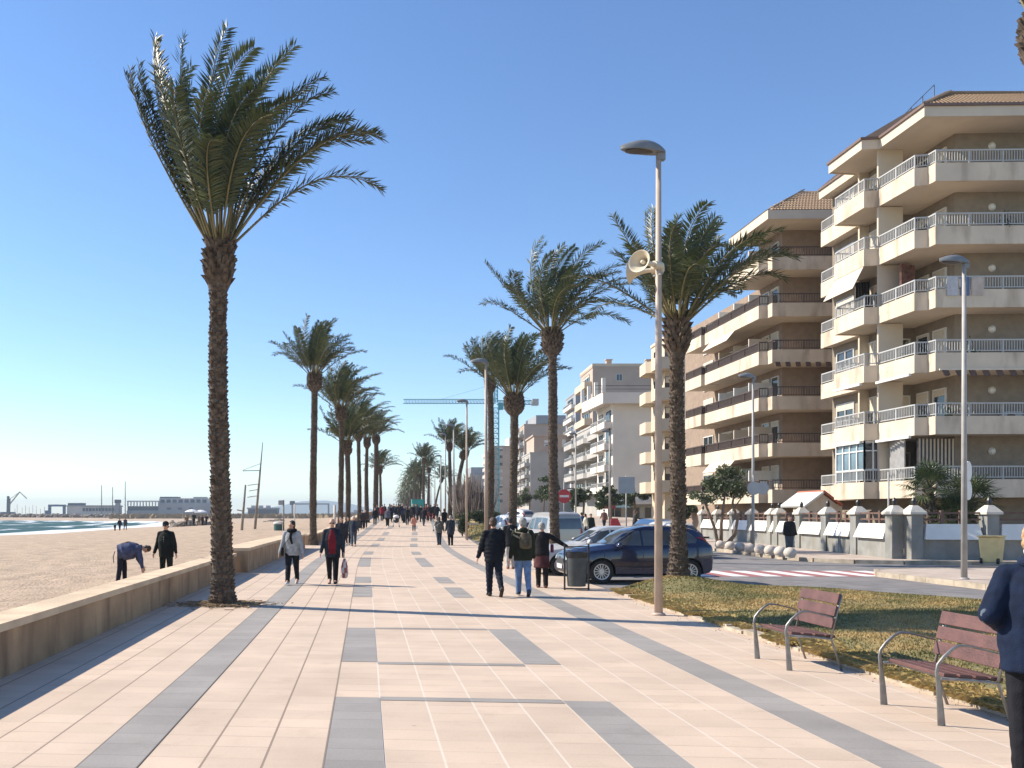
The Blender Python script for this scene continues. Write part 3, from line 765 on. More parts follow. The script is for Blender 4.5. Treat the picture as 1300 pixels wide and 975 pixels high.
def wheelie(x, y, z, label):
    t = thing('wheelie_bin', (x,y,z), label, 'wheelie bin')
    b = MB(); r = lambda w,d,zz,yo: [(-w,-d+yo,zz),(w,-d+yo,zz),(w,d+yo,zz),(-w,d+yo,zz)]
    b.add(r(.25,.28,.05,0)+r(.31,.36,.9,0), [(3,2,1,0),(4,5,6,7),(0,1,5,4),(1,2,6,5),(2,3,7,6),(3,0,4,7)]); bevel(b.build('body', m_cream, t), .03, 3)
    b = MB(); b.box(-.34,-.40,.905,.34,.38,.96); b.box(-.30,-.43,.93,.30,-.405,.955); bevel(b.build('lid', m_cream, t), .02, 3)
    for sg in (-1,1):
        w = MB(); w.tube([(sg*.20,-.25,.1),(sg*.27,-.25,.1)], .1, 16); w.build('wheel', m_black, t, False)
    w = MB(); w.tube([(-.3,.40,.86),(.3,.40,.86)], .02, 8); w.build('handle', m_cream, t)
    return t
x, y = gp(1259, 715.5, .12); wheelie(x, y, .12, 'pale yellow wheelie bin against the grey garden wall').rotation_euler.z = R(-48)
m_ball = mat('ball_stone', (.55,.48,.41), .85, .15, 5, bump=.4, bscale=25)
b = MB(); b.ball((0,0,.19), (.235,.235,.215), 20); b.lathe([(.17,0),(.17,.03)], n=16)
bm0 = b.mesh('stone_ball', True); bm0.materials.append(m_ball)
nb = 8
for i in range(nb):
    xi = 914 + (1003-914)*i/(nb-1); yi = 696.5 + (708-696.5)*i/(nb-1)
    X, Y = gp(xi, yi, .12)
    o = bpy.data.objects.new('stone_ball', bm0); COL.objects.link(o); o.location = (X, Y, .12); o.rotation_euler.z = i
    tag(o, 'pale stone ball, %s, far kerb row' % ('first from the tree','second from the tree','third from the tree','fourth from the tree, left of the lamp post','fifth from the tree, right of the lamp post','sixth from the tree','seventh from the tree','last and nearest the camera')[i], 'stone ball', 'stone balls along the far kerb')
# ---------------------------------------------------------------- cars
m_glass = mat('car_glass', (.055,.065,.075), .04, .3, 2, spec=1.0)
m_tyre = mat('tyre_rubber', (.02,.02,.02), .85, .2, 12)
m_rim = mat('alloy_rim', (.62,.62,.63), .35, .05, 5, metal=.6)
m_lampg = mat('headlamp_glass', (.55,.57,.6), .1, .1, 9, spec=.8)
m_red = mat('tail_lamp_red', (.35,.015,.012), .2, .1, 9)
m_plate = mat('number_plate', (.75,.75,.75), .5, .03, 9)
m_plast = mat('dark_trim', (.03,.03,.032), .6, .1, 9)
def car(x, y, rz, label, paint, L=4.05, Wd=1.72, H=1.5, kind='hatch', z=0.0, group='parked cars'):
    t = thing('parked_car', (x,y,z), label, 'car', group, rz); hw = Wd/2; hl = L/2; b = MB()
    # stations from nose (+X) to tail: x, z bottom, belt, roof, half width, roof half width
    if kind == 'hatch':
        st = [(1.0,.42,.62,.66,.62,.50),(.985,.28,.66,.73,.74,.55),(.94,.22,.72,.80,.88,.62),(.80,.20,.80,.90,.965,.72),(.55,.20,.86,.985,1,.78),(.40,.20,.89,1.04,1,.78),(.22,.20,.92,1.29,1,.70),(.08,.20,.93,1.42,1,.67),(-.15,.20,.95,H,1,.66),(-.5,.20,.97,H-.02,1,.65),(-.76,.21,1.0,H-.09,.985,.62),(-.88,.24,1.0,1.28,.95,.62),(-.965,.28,.98,1.04,.91,.66),(-.99,.34,.80,.84,.86,.7),(-1,.42,.62,.66,.8,.66)]
    elif kind == 'sedan':
        st = [(1.0,.40,.56,.60,.62,.50),(.985,.27,.60,.68,.76,.58),(.93,.2,.66,.74,.9,.64),(.78,.19,.74,.84,.97,.72),(.5,.19,.81,.93,1,.76),(.38,.19,.84,.98,1,.76),(.2,.19,.87,1.20,1,.68),(.05,.19,.89,H-.05,1,.63),(-.15,.19,.9,H,1,.62),(-.42,.19,.92,H-.03,1,.61),(-.62,.19,.94,1.26,.99,.62),(-.78,.2,.95,1.06,.97,.68),(-.92,.24,.92,1.02,.93,.7),(-.99,.34,.76,.8,.85,.66),(-1,.42,.6,.64,.8,.6)]
    else:
        st = [(1.0,.45,.72,.78,.7,.55),(.98,.3,.8,.9,.84,.62),(.90,.25,.9,1.02,.95,.72),(.72,.25,.98,1.12,1,.8),(.6,.25,1.0,1.2,1,.8),(.44,.25,1.03,1.6,1,.76),(.3,.25,1.05,H-.06,1,.74),(.1,.25,1.06,H,1,.74),(-.5,.25,1.06,H,1,.74),(-.85,.25,1.06,H-.04,1,.74),(-.95,.28,1.05,H-.2,.98,.76),(-.99,.32,1.0,1.2,.96,.8),(-1,.45,.7,.78,.9,.76)]
    def cr(a, i, u):
        n = len(a); p = [a[max(0,min(n-1,i+k))] for k in (-1,0,1,2)]
        return [.5*((2*p[1][c])+(-p[0][c]+p[2][c])*u+(2*p[0][c]-5*p[1][c]+4*p[2][c]-p[3][c])*u*u+(-p[0][c]+3*p[1][c]-3*p[2][c]+p[3][c])*u**3) for c in range(len(p[1]))]
    SS = []
    for i in range(len(st)-1):
        for k in range(5): SS.append(cr(st, i, k/5))
    SS.append(list(st[-1]))
    m = 0; rows = []
    for xx, zb, zl, zr, wf, rf in SS:
        w = hw*wf; rw = hw*rf
        half = [(0,zb),(w*.8,zb),(w*.95,zb+.06),(w*.985,zb+.2),(w,(zb+zl)*.55),(w*.99,zl-.08),(w*.965,zl-.005),(w*.95,zl+.01)]
        if zr-zl > .02:
            half += [(w*.95+(rw-w*.95)*u, zl+.01+(zr-.05-zl)*u) for u in (.33,.66,.93)] + [(rw*.94,zr-.015),(rw*.75,zr),(rw*.4,zr+.012),(0,zr+.018)]
        else: half += [(rw,zr)]*7
        prof = half + [(-a,c) for a, c in half[-2:0:-1]]
        rows.append([(xx*hl, a, c) for a, c in prof])
    n = len(rows[0]); vs = [p for r in rows for p in r]
    fs = [(i*n+j, i*n+(j+1)%n, (i+1)*n+(j+1)%n, (i+1)*n+j) for i in range(len(rows)-1) for j in range(n)]
    fs += [tuple(range(n))[::-1], tuple(range((len(rows)-1)*n, len(rows)*n))]
    b.add(vs, fs)
    wr = .31 if kind != 'van' else .33; xf, xr = (hl-.90, -hl+.66) if kind == 'hatch' else (hl*.62, -hl*.60)
    me = b.mesh('body', True); me.materials.append(paint); me.materials.append(m_plast)
    bvh = BVHTree.FromPolygons([Vector(p) for p in b.v], b.f)
    o = bpy.data.objects.new('body', me); COL.objects.link(o)
    cut = MB()
    for xx in (xf, xr): cut.tube([(xx,-2,wr),(xx,2,wr)], wr*1.17, 28)
    # keep an inner core so the wells are not see-through
    cm = cut.mesh('cut'); cm.materials.append(m_plast); co = bpy.data.objects.new('cut', cm); COL.objects.link(co)
    import bmesh
    for mm in (me, cm):
        bm = bmesh.new(); bm.from_mesh(mm); bmesh.ops.remove_doubles(bm, verts=bm.verts, dist=1e-5); bmesh.ops.recalc_face_normals(bm, faces=bm.faces); bm.to_mesh(mm); bm.free()
    md = o.modifiers.new('c', 'BOOLEAN'); md.object = co; md.operation = 'DIFFERENCE'; md.solver = 'EXACT'
    dg = bpy.context.evaluated_depsgraph_get(); dg.update()
    new = bpy.data.meshes.new_from_object(o.evaluated_get(dg)); o.modifiers.clear(); o.data = new
    bpy.data.objects.remove(co)
    o.parent = t; autosmooth(o, 32)
    core = MB(); core.box(xr-.4,-hw*.72,.24,xf+.4,hw*.72,.7); core.build('underbody', m_plast, o)
    def side(poly, sg, off=.004, name='side_window', m_=m_glass, par=o):   # (x,z) outline projected on the flank
        pts = []; 
        for i in range(len(poly)):
            a, c = Vector(poly[i]), Vector(poly[(i+1)%len(poly)]); k = max(1, int((c-a).length/.06)); pts += [a+(c-a)*q/k for q in range(k)]
        nbd = len(pts); xs = [p[0] for p in pts]; zs = [p[1] for p in pts]; u = min(xs)
        while u < max(xs):
            v = min(zs)
            while v < max(zs):
                if inside(u, v, poly): pts.append(Vector((u,v)))
                v += .06
            u += .06
        v2,_,f2,*_r = geometry.delaunay_2d_cdt([Vector((p[0],p[1])) for p in pts], [(i,(i+1)%nbd) for i in range(nbd)], [], 1, 1e-5)
        g = MB(); out = []
        for p in v2:
            h = bvh.ray_cast(Vector((p[0], sg*3, p[1])), Vector((0,-sg,0)))
            out.append((p[0], (h[0].y if h[0] else sg*hw*.6)+sg*off, p[1]))
        g.add(out, [tuple(f) for f in f2]); return g.build(name, m_, par, True)
    def endp(poly, sg, off=.005, name='windscreen', m_=m_glass, par=o):     # (y,z) outline projected from the front or back
        pts = []
        for i in range(len(poly)):
            a, c = Vector(poly[i]), Vector(poly[(i+1)%len(poly)]); k = max(1, int((c-a).length/.06)); pts += [a+(c-a)*q/k for q in range(k)]
        nbd = len(pts); u = min(p[0] for p in pts)
        while u < max(p[0] for p in pts):
            v = min(p[1] for p in pts)
            while v < max(p[1] for p in pts):
                if inside(u, v, poly): pts.append(Vector((u,v)))
                v += .05
            u += .07
        v2,_,f2,*_r = geometry.delaunay_2d_cdt([Vector((p[0],p[1])) for p in pts], [(i,(i+1)%nbd) for i in range(nbd)], [], 1, 1e-5)
        g = MB(); out = []
        for p in v2:
            h = bvh.ray_cast(Vector((sg*6, p[0], p[1])), Vector((-sg,0,0)))
            q = h[0] if h[0] else Vector((sg*hl, p[0], p[1])); nn = h[1] if h[0] else Vector((sg,0,0))
            if nn.x*sg < 0: nn = -nn
            q = q+nn*off; out.append(tuple(q))
        g.add(out, [tuple(f) for f in f2]); return g.build(name, m_, par, True)
    if kind == 'hatch':
        wins = [[(.66,1.0),(.10,1.36),(-.02,1.37),(-.02,.985)],[(-.07,.985),(-.07,1.375),(-.80,1.385),(-.92,1.06),(-.92,1.0)],[(-1.0,1.03),(-.88,1.375),(-1.32,1.33),(-1.50,1.15),(-1.44,1.05)]]
        ws = [(-.70,1.02),(.70,1.02),(.58,1.38),(-.58,1.38)]; rw = [(-.56,1.06),(.56,1.06),(.5,1.34),(-.5,1.34)]
    elif kind == 'sedan':
        wins = [[(.60,.93),(.12,1.29),(-.12,1.34),(-.12,.95)],[(-.17,.95),(-.17,1.34),(-.75,1.32),(-1.12,1.12),(-1.12,.97)]]
        ws = [(-.70,1.0),(.70,1.0),(.56,1.32),(-.56,1.32)]; rw = [(-.58,1.08),(.58,1.08),(.5,1.30),(-.5,1.30)]
    else:
        wins = [[(.95,1.14),(.62,1.58),(.15,1.66),(.15,1.12)],[(.08,1.12),(.08,1.66),(-.8,1.66),(-.8,1.12)],[(-.88,1.12),(-.88,1.66),(-1.6,1.62),(-1.7,1.14)]]
        ws = [(-.74,1.2),(.74,1.2),(.64,1.66),(-.64,1.66)]; rw = [(-.66,1.15),(.66,1.15),(.6,1.62),(-.6,1.62)]
    for sg in (-1,1):
        for p in wins: side(p, sg)
        # door seams and handles
        xa = wins[0][-1][0]-.025
        side([(xa-.006,.3),(xa+.006,.3),(xa+.006,.95),(xa-.006,.95)], sg, .002, 'door_seam', m_plast)
        side([(xa+1.0-.006,.34),(xa+1.0+.006,.34),(xa+1.0+.006,.86),(xa+1.0-.006,.86)], sg, .002, 'door_seam', m_plast)
        side([(xf-.55,.44),(xf-.55,.47),(xr+.55,.47),(xr+.55,.44)], sg, .006, 'side_moulding', m_plast)
        hd = MB(); hd.box(xa+.06,sg*hw*.965-.02,.84,xa+.24,sg*hw*.965+.02,.875); bevel(hd.build('door_handle', paint, t), .01)
        mr = MB(); mr.ball((wins[0][0][0]-.06, sg*(hw+.10), 1.0 if kind != 'van' else 1.15), (.075,.12,.085), 12); mr.bar((wins[0][0][0]-.06,sg*hw*.9,.96),(wins[0][0][0]-.06,sg*(hw+.06),.98),.05); mr.build('wing_mirror', paint, t, True)
        endp([(sg*.46,.60),(sg*.76,.62),(sg*.72,.78),(sg*.50,.70)][::sg], 1, .006, 'headlight', m_lampg, t)
        tl = [(sg*.58,.86),(sg*.74,.86),(sg*.66,1.2),(sg*.60,1.2)] if kind != 'sedan' else [(sg*.5,.76),(sg*.74,.76),(sg*.72,.92),(sg*.5,.92)]
        endp(tl[::sg], -1, .008, 'tail_light', m_red, t)
        for xx in (xf, xr):
            w = MB(); yo = sg*hw*.97; yi = sg*(hw*.97-.2); s = sg
            prof = [(yi,wr*.7),(yi,wr*.92),(yi+s*.03,wr),(yo-s*.03,wr),(yo,wr*.93),(yo-s*.004,wr*.68),(yo-s*.03,wr*.66)]
            nn = 32; vs = [(xx+r*math.cos(2*math.pi*j/nn), yy_, wr+r*math.sin(2*math.pi*j/nn)) for yy_, r in prof for j in range(nn)]
            fs = [(i*nn+j, i*nn+(j+1)%nn, (i+1)*nn+(j+1)%nn, (i+1)*nn+j) for i in range(len(prof)-1) for j in range(nn)]
            w.add(vs, fs); wo = autosmooth(w.build('wheel', m_tyre, t))
            dk = MB(); dk.tube([(xx,yi,wr),(xx,yo-s*.05,wr)], wr*.66, 24); dk.build('hub', m_plast, wo)
            rm = MB(); rm.tube([(xx,yo-s*.05,wr),(xx,yo-s*.012,wr)], wr*.16, 14)
            for q in range(14):
                a = 2*math.pi*q/14; c, e = math.cos(a), math.sin(a)
                rm.bar((xx+c*wr*.12,yo-s*.02,wr+e*wr*.12),(xx+c*wr*.62,yo-s*.02,wr+e*wr*.62),.022,.02)
            nn = 32; pr = [(yo-s*.03,wr*.58),(yo-s*.005,wr*.60),(yo-s*.002,wr*.67),(yo-s*.03,wr*.67)]
            vs = [(xx+r*math.cos(2*math.pi*j/nn), yy_, wr+r*math.sin(2*math.pi*j/nn)) for yy_, r in pr for j in range(nn)]
            rm.add(vs, [(i*nn+j, i*nn+(j+1)%nn, (i+1)*nn+(j+1)%nn, (i+1)*nn+j) for i in range(3) for j in range(nn)])
            rm.build('rim', m_rim, wo)
    endp(ws, 1); endp(rw, -1, .006, 'rear_window')
    endp([(-.42,.50),(.42,.50),(.38,.62),(-.38,.62)] if kind != 'van' else [(-.42,.62),(.42,.62),(.42,.76),(-.42,.76)], 1, .005, 'grille', m_plast, t)
    endp([(-.5,.28),(.5,.28),(.46,.37),(-.46,.37)], 1, .005, 'lower_grille', m_plast, t)
    for sg in (1,-1):
        p = MB(); zz = .42 if sg > 0 else .6; p.box(sg*(hl+.012)-.006,-.26,zz-.055,sg*(hl+.012)+.006,.26,zz+.055); p.build('number_plate', m_plate, t)
    return t
m_navy = mat('navy_car_paint', (.012,.018,.055), .22, .08, 1, coat=1.0, metal=.25)
m_silver = mat('silver_car_paint', (.50,.49,.47), .35, .05, 1, coat=.5, metal=.15)
m_whitec = mat('white_car_paint', (.66,.65,.62), .3, .04, 1, coat=.6)
m_beigec = mat('grey_beige_car_paint', (.40,.37,.33), .32, .05, 1, coat=.6, metal=.3)
m_bluec = mat('blue_car_paint', (.03,.08,.18), .25, .05, 1, coat=.8)
car(7.13, 23.3, R(180), 'navy small hatchback parked nose to the promenade beside the grass mound', m_navy, L=3.84)
car(7.05, 26.2, R(180), 'silver saloon parked just behind the navy hatchback', m_silver, L=4.3, H=1.44, kind='sedan')
car(px(713,38), 38+2.2, R(97), 'pale people carrier seen behind the leaning palm trunk', m_beigec, L=4.4, Wd=1.74, H=1.9, kind='van')
car(px(671,48), 50, R(100), 'white rounded car beyond the walkers with jeans and backpack', m_whitec, L=4.2, H=1.62)
car(px(823,40), 40, R(100), 'dark-windowed blue car beyond the navy hatchback roof', m_bluec, L=4.2, H=1.6)
car(px(842,37.4), 37.4, R(96), 'silver car with only its roof showing behind the loudspeaker lamp', m_silver, L=4.2, H=1.5)
for i, (xi, d, p, lb) in enumerate(((690,57,m_silver,'silver car farther along the street between the two nearest right palms'),(640,62,m_whitec,'white car glimpsed over the dark-jacketed man'),(708,70,m_navy,'dark car standing before the curved balconies'),(655,80,m_silver,'tiny silver car far down the street by shrubs'))):
    car(px(xi,d), d, R(95+i*8), lb, p, L=4.1, H=1.55, z=gz(d))
# ---------------------------------------------------------------- buildings
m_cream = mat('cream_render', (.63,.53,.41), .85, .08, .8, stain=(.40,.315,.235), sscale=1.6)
m_soffit = mat('soffit_render', (.60,.515,.41), .9, .05, .9)
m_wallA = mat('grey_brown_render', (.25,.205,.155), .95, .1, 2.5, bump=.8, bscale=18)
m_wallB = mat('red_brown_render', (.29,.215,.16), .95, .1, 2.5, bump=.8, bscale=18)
m_rail = mat('rail_white', (.44,.44,.43), .5, .05, 4)
m_raild = mat('rail_dark_brown', (.075,.05,.04), .6, .15, 4)
m_winglass = mat('window_glass', (.03,.035,.04), .06, .2, .6, spec=.9)
m_frame = mat('window_frame_white', (.70,.69,.66), .5, .05, 5)
m_shut = mat('shutter_cream', (.60,.53,.42), .6, .1, 9)
m_glow = mat('wall_lamp_globe', (.72,.70,.64), .4, .04, 5)
m_stripe = mat('awning_cream', (.68,.58,.46), .8, .06, 4)
m_awnd = mat('awning_brown', (.12,.07,.05), .85, .1, 4)
m_curt = mat('curtain_dark', (.07,.06,.06), .9, .2, 5)
m_tile = bpy.data.materials.new('roof_tiles'); m_tile.use_nodes = True
n_ = m_tile.node_tree; N = n_.nodes; L = n_.links; pb = N['Principled BSDF']; pb.inputs['Roughness'].default_value = .85
geo = N.new('ShaderNodeNewGeometry'); wv = N.new('ShaderNodeTexNoise'); wv.inputs['Scale'].default_value = 5; L.new(geo.outputs['Position'], wv.inputs['Vector'])
cr = N.new('ShaderNodeValToRGB'); cr.color_ramp.elements[0].color = (.20,.125,.08,1); cr.color_ramp.elements[1].color = (.36,.26,.17,1); L.new(wv.outputs['Fac'], cr.inputs['Fac']); L.new(cr.outputs['Color'], pb.inputs['Base Color'])
m_brickb_ = mat('terracotta_pot', (.34,.15,.08), .85, .15, 6); m_potleaf = mat('pot_leaves', (.04,.07,.025), .6, .3, 5, sub=.2)
def off(poly, d):                           # open polyline shifted to its right side by d
    out = []; n = len(poly)
    for i in range(n):
        p = Vector(poly[i]); a = (Vector(poly[i])-Vector(poly[i-1])).normalized() if i else None; c = (Vector(poly[i+1])-Vector(poly[i])).normalized() if i < n-1 else None
        if a is None: q = p+Vector((c.y,-c.x))*d
        elif c is None: q = p+Vector((a.y,-a.x))*d
        else:
            na, nc = Vector((a.y,-a.x)), Vector((c.y,-c.x)); m = (na+nc).normalized(); q = p+m*d/max(.3,m.dot(na))
        out.append((q.x, q.y))
    return out
def ribbon(b, poly, d0, d1, z0, z1, mi=0):
    A, B = off(poly, d0), off(poly, d1)
    for i in range(len(poly)-1):
        q = [A[i],A[i+1],B[i+1],B[i]]; a = sum(q[k][0]*q[(k+1)%4][1]-q[(k+1)%4][0]*q[k][1] for k in range(4))
        v = [(x,y,z0) for x,y in q]+[(x,y,z1) for x,y in q]
        f = [(3,2,1,0),(4,5,6,7),(0,1,5,4),(2,3,7,6)]
        if i == 0: f.append((3,0,4,7))
        if i == len(poly)-2: f.append((1,2,6,5))
        if a < 0: f = [t[::-1] for t in f]
        b.add(v, f, mi)
def walk(poly, step):
    for i in range(len(poly)-1):
        a, c = Vector(poly[i]), Vector(poly[i+1]); L = (c-a).length; n = max(1, round(L/step))
        for k in range(n): yield a+(c-a)*(k/n)
def window(bld, c, ux, w, h, nrm, split=2, mf=m_frame, mg=m_winglass, name='window', shut=0):
    # c = centre bottom on the wall; ux = direction along the wall
    c, ux, nrm = Vector(c), Vector(ux), Vector(nrm); uz = Vector((0,0,1)); b = MB(); t = .06
    for s in (-1,1): b.obox(c+ux*s*(w/2-t/2)+uz*h/2+nrm*.03, ux*t/2, nrm*.05, uz*h/2)
    for z in (t/2, h-t/2): b.obox(c+uz*z+nrm*.03, ux*(w/2-t), nrm*.05, uz*t/2)
    for k in range(1, split): b.obox(c+ux*(-w/2+w*k/split)+uz*h/2+nrm*.028, ux*.025, nrm*.045, uz*(h/2-t))
    o = wpart(name, b, mf, bld)
    g = MB(); g.obox(c+uz*h/2+nrm*.012, ux*(w/2-t), nrm*.01, uz*(h/2-t)); q = g.build('pane', mg, o)
    if shut:
        s = MB(); s.obox(c+uz*(h-shut*h/2)+nrm*.045, ux*(w/2-t), nrm*.012, uz*shut*h/2-uz*t); s.build('roller_shutter', m_shut, o)
    return o
def stepped(name, loc, label, outer, wall, floors, ztop, m_wallm, m_r, dark_sea=False, roof=None, step=.12, bar=.012):
    if name:
        t = thing(name, loc, label, 'apartment building', 'apartment buildings along the sea front')
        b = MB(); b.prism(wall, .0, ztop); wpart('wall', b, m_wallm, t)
    else: t = label
    right = (outer[-1][0], wall[0][1] if False else outer[-1][1])
    for z in floors:
        b = MB(); inner = off(outer, -.14)
        poly = inner+[(outer[-1][0], outer[0][1])]
        # slab
        sl_ = MB(); sl_.prism(poly, z-.2, z); 
        fl = wpart('balcony', sl_, m_soffit, t)
        ribbon(b, outer, 0, -.14, z-.24, z+.58)
        k = 0
        for p in walk(outer, 1.5):          # little drain spouts
            pass
        r = MB(); ribbon(r, outer, -.03, -.09, z+1.13, z+1.19); ribbon(r, outer, -.045, -.075, z+.66, z+.70)
        for p in walk(off(outer, -.06), step): r.box(p.x-bar, p.y-bar, z+.70, p.x+bar, p.y+bar, z+1.13)
        for p in walk(off(outer, -.06), step*12): r.box(p.x-.025, p.y-.025, z+.58, p.x+.025, p.y+.025, z+1.135)
        r.build('railing', m_r, fl)
        if dark_sea:
            i0 = dark_sea; s = MB(); ribbon(s, off(outer, -.10)[:i0], 0, -.03, z+.6, z+1.12); s.build('screen', m_raild, fl)
        s = b
        for i in range(len(outer)-1):
            a, c = Vector(outer[i]), Vector(outer[i+1]); L = (c-a).length
            if L < 1: continue
            n = Vector(((c-a).y*-1, (c-a).x)).normalized(); m = max(1, round(L/1.5))
            for k in range(m):
                p = a+(c-a)*((k+.5)/m); s.obox((p.x+n.x*.02, p.y+n.y*.02, z+.16), ((c-a).normalized().x*.05,(c-a).normalized().y*.05,0), (n.x*.03,n.y*.03,0), (0,0,.03), 1)
        b.build('parapet', [m_cream, m_shut], fl)
    return t
def tiled(b, pts, rows=True):
    pass
def hip_tiles(t, quad, name='roof'):        # quad: eave a, eave b, ridge b, ridge a ; builds barrel tile ribs
    a, c, d, e = map(Vector, quad); u = (c-a); n = max(2, int(u.length/.19)); b = MB(); nrm = (c-a).cross(e-a).normalized()
    if nrm.z < 0: nrm = -nrm
    b.add([a,c,d,e], [(0,1,2,3)])
    slope = ((e-a)+(d-c))/2; sl = slope - u.normalized()*slope.dot(u.normalized()); L = sl.length; m = max(2, int(L/.42)); sdir = sl.normalized(); ud = u.normalized()
    rp = [((a-a).dot(ud),0),(u.length,0),((d-a).dot(ud),(d-a).dot(sdir)),((e-a).dot(ud),(e-a).dot(sdir))]
    for j in range(m):
        v0, v1 = L*j/m, L*(j+1)/m
        lo_ = rp[3][0]*v0/max(rp[3][1],1e-3); hi_ = rp[1][0]+(rp[2][0]-rp[1][0])*v0/max(rp[2][1],1e-3)
        for i in range(n):
            s = (i+.5)*u.length/n
            if s < lo_+.1 or s > hi_-.1: continue
            p = a+ud*s+sdir*v0+nrm*.085; q = a+ud*s+sdir*(v1+.02)+nrm*.03
            w = u.length/n*.34
            b.add([p-ud*w-nrm*.05, p-ud*w*.6+nrm*.02, p+ud*w*.6+nrm*.02, p+ud*w-nrm*.05, q-ud*w*.9-nrm*.05, q-ud*w*.5+nrm*.02, q+ud*w*.5+nrm*.02, q+ud*w*.9-nrm*.05],
                  [(0,1,5,4),(1,2,6,5),(2,3,7,6),(0,3,2,1)])
    return wpart(name, b, m_tile, t)
FH = 2.85
# --- near right block
flA = [2.8+FH*k for k in range(6)]
outA = [(25.55,48.7),(25.55,45.2),(24.35,45.1),(24.35,42.4),(24.98,42.3),(25.05,39.6),(25.6,39.5),(25.62,39.0),(42,38.6)]
wallA = [(27.5,40.5),(42,40.1),(42,52.5),(30.5,52.5),(30.5,48.7),(26.2,48.7),(26.2,43.6),(27.5,43.5)]
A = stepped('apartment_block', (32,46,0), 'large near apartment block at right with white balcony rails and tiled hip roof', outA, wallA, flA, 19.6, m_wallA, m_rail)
b = MB()   # eaves
eave = [(25.6,48.9),(25.6,45.3),(24.15,45.1),(24.15,42.2),(24.95,42.1),(24.95,38.7),(43,38.3)]
b.prism(eave+[(43,52.8),(30.3,52.8),(30.3,48.9)], 19.6, 19.95); ribbon(b, eave, .06, -.0, 19.55, 20.1); wpart('eaves', b, m_soffit, A)
g = MB(); ribbon(g, eave, .14, .062, 20.0, 20.12); wpart('gutter', g, mat('gutter_brown', (.16,.10,.075), .5, .1, 5), A)
zr, ze = 23.5, 20.1
hip_tiles(A, [(24.95,38.7,ze),(43,38.3,ze),(43,44.8,zr),(30.0,44.8,zr)])
hip_tiles(A, [(25.6,48.8,ze),(24.95,38.7,ze),(30.0,44.8,zr),(30.0,45.0,zr)])
b = MB(); b.add([(24.15,45.1,ze),(24.15,42.2,ze),(28.0,43.6,zr-1.0),(28.0,44.2,zr-1.0)], [(0,1,2,3)]); wpart('roof', b, m_tile, A)
b = MB(); b.add([(24.15,42.2,ze),(25.6,42.2,ze),(28.0,43.6,zr-1.0)], [(0,1,2)]); wpart('roof', b, m_tile, A)
b = MB(); b.tube([(24.95,38.7,ze+.05),(30,44.8,zr+.08),(43,44.8,zr+.08)], .11, 8); wpart('ridge_tiles', b, m_tile, A)
b = MB()
hrail = [(27.0,43.8),(27.6,43.9),(28.25,44.0),(28.9,44.1)]
for k in range(4):
    x, y = hrail[k]; z = 21.3+k*.62; b.bar((x,y,z-.6),(x,y,z+.5),.04)
    if k: b.bar((hrail[k-1][0],hrail[k-1][1],z-.62+.5),(x,y,z+.5),.04)
wpart('roof_guard_rail', b, mat('blue_grey_rail', (.12,.16,.24), .5, .1, 4), A)
for k, z in enumerate(flA):
    b = MB(); c = Vector((29.2+.0*k, 40.5-.07, z+1.95)); b.tube([c+Vector((0,.06,0)), c+Vector((0,-.02,0))], .17, 18); b.ball(c+Vector((0,-.02,0)), (.14,.08,.14), 14); wpart('wall_lamp', b, m_glow, A, True)
    b = MB(); c = Vector((31.9, 40.44-.07, z+1.95)); b.tube([c+Vector((0,.06,0)), c+Vector((0,-.02,0))], .12, 14); wpart('wall_vent', b, m_shut, A)
    window(A, (27.5,41.5,z+.02), (0,1,0), .95, 2.15, (-1,0,0), 1, name='balcony_door', shut=[.9,.2,.9,.5,.9,.3][k])
    window(A, (27.5,42.75,z+.02), (0,1,0), .9, 2.15, (-1,0,0), 1, name='balcony_door', shut=[.0,.3,.1,.9,.2,.0][k])
    window(A, (26.2,44.6,z+.02), (0,1,0), 1.7, 2.2, (-1,0,0), 2, name='balcony_door', shut=[0,.4,.7,.2,.5,.3][k])
    window(A, (26.2,47.3,z+.02), (0,1,0), 1.7, 2.2, (-1,0,0), 2, name='balcony_door', shut=[.6,.2,0,.8,.3,.6][k])
    window(A, (26.85,43.55,z+.02), (1,0,0), .9, 2.1, (0,-1,0), 1, name='balcony_door', shut=[.0,.9,.0,.1,.3,.0][k])
    b = MB(); b.box(25.0,42.30,z,26.2,42.42,z+2.61); wpart('dividing_wall', b, m_soffit, A)
    b = MB(); b.box(25.7,45.15,z,26.2,45.28,z+2.61); wpart('dividing_wall', b, m_soffit, A)
# hangings on the near block
def drape(t, name, x0, y0, x1, y1, z0, z1, m, amp=.06, nfold=9, mi=None, stripe=False):
    b = MB(); n = nfold*4; p, q = Vector((x0,y0,0)), Vector((x1,y1,0)); d = (q-p); nr = Vector((d.y,-d.x,0)).normalized()
    for i in range(n+1):
        s = p+d*i/n+nr*amp*math.sin(i*math.pi/2); b.v += [(s.x,s.y,z0),(s.x,s.y,z1)]
    for i in range(n): b.f.append((2*i,2*i+2,2*i+3,2*i+1)); b.m.append((i//2)%2 if stripe else 0)
    o = wpart(name, b, m, t); so_ = o.modifiers.new('s','SOLIDIFY'); so_.thickness = .01
    return o
z = flA[0]
drape(A, 'striped_curtain', 25.35,39.9,27.2,40.1, z+.1, z+2.5, [m_curt, m_stripe], .05, 10, stripe=True)
drape(A, 'hanging_sheet', 25.5,42.1,25.2,40.6, z+.5, z+2.55, [mat('grey_sheet', (.42,.41,.40), .9, .1, 4)], .09, 5)
drape(A, 'curtain', 25.6,42.5,26.0,42.9, flA[4]+.1, flA[4]+2.4, [m_curt], .08, 5)
drape(A, 'curtain', 25.3,43.0,26.0,43.2, flA[2]+.1, flA[2]+2.5, [m_curt], .08, 5)
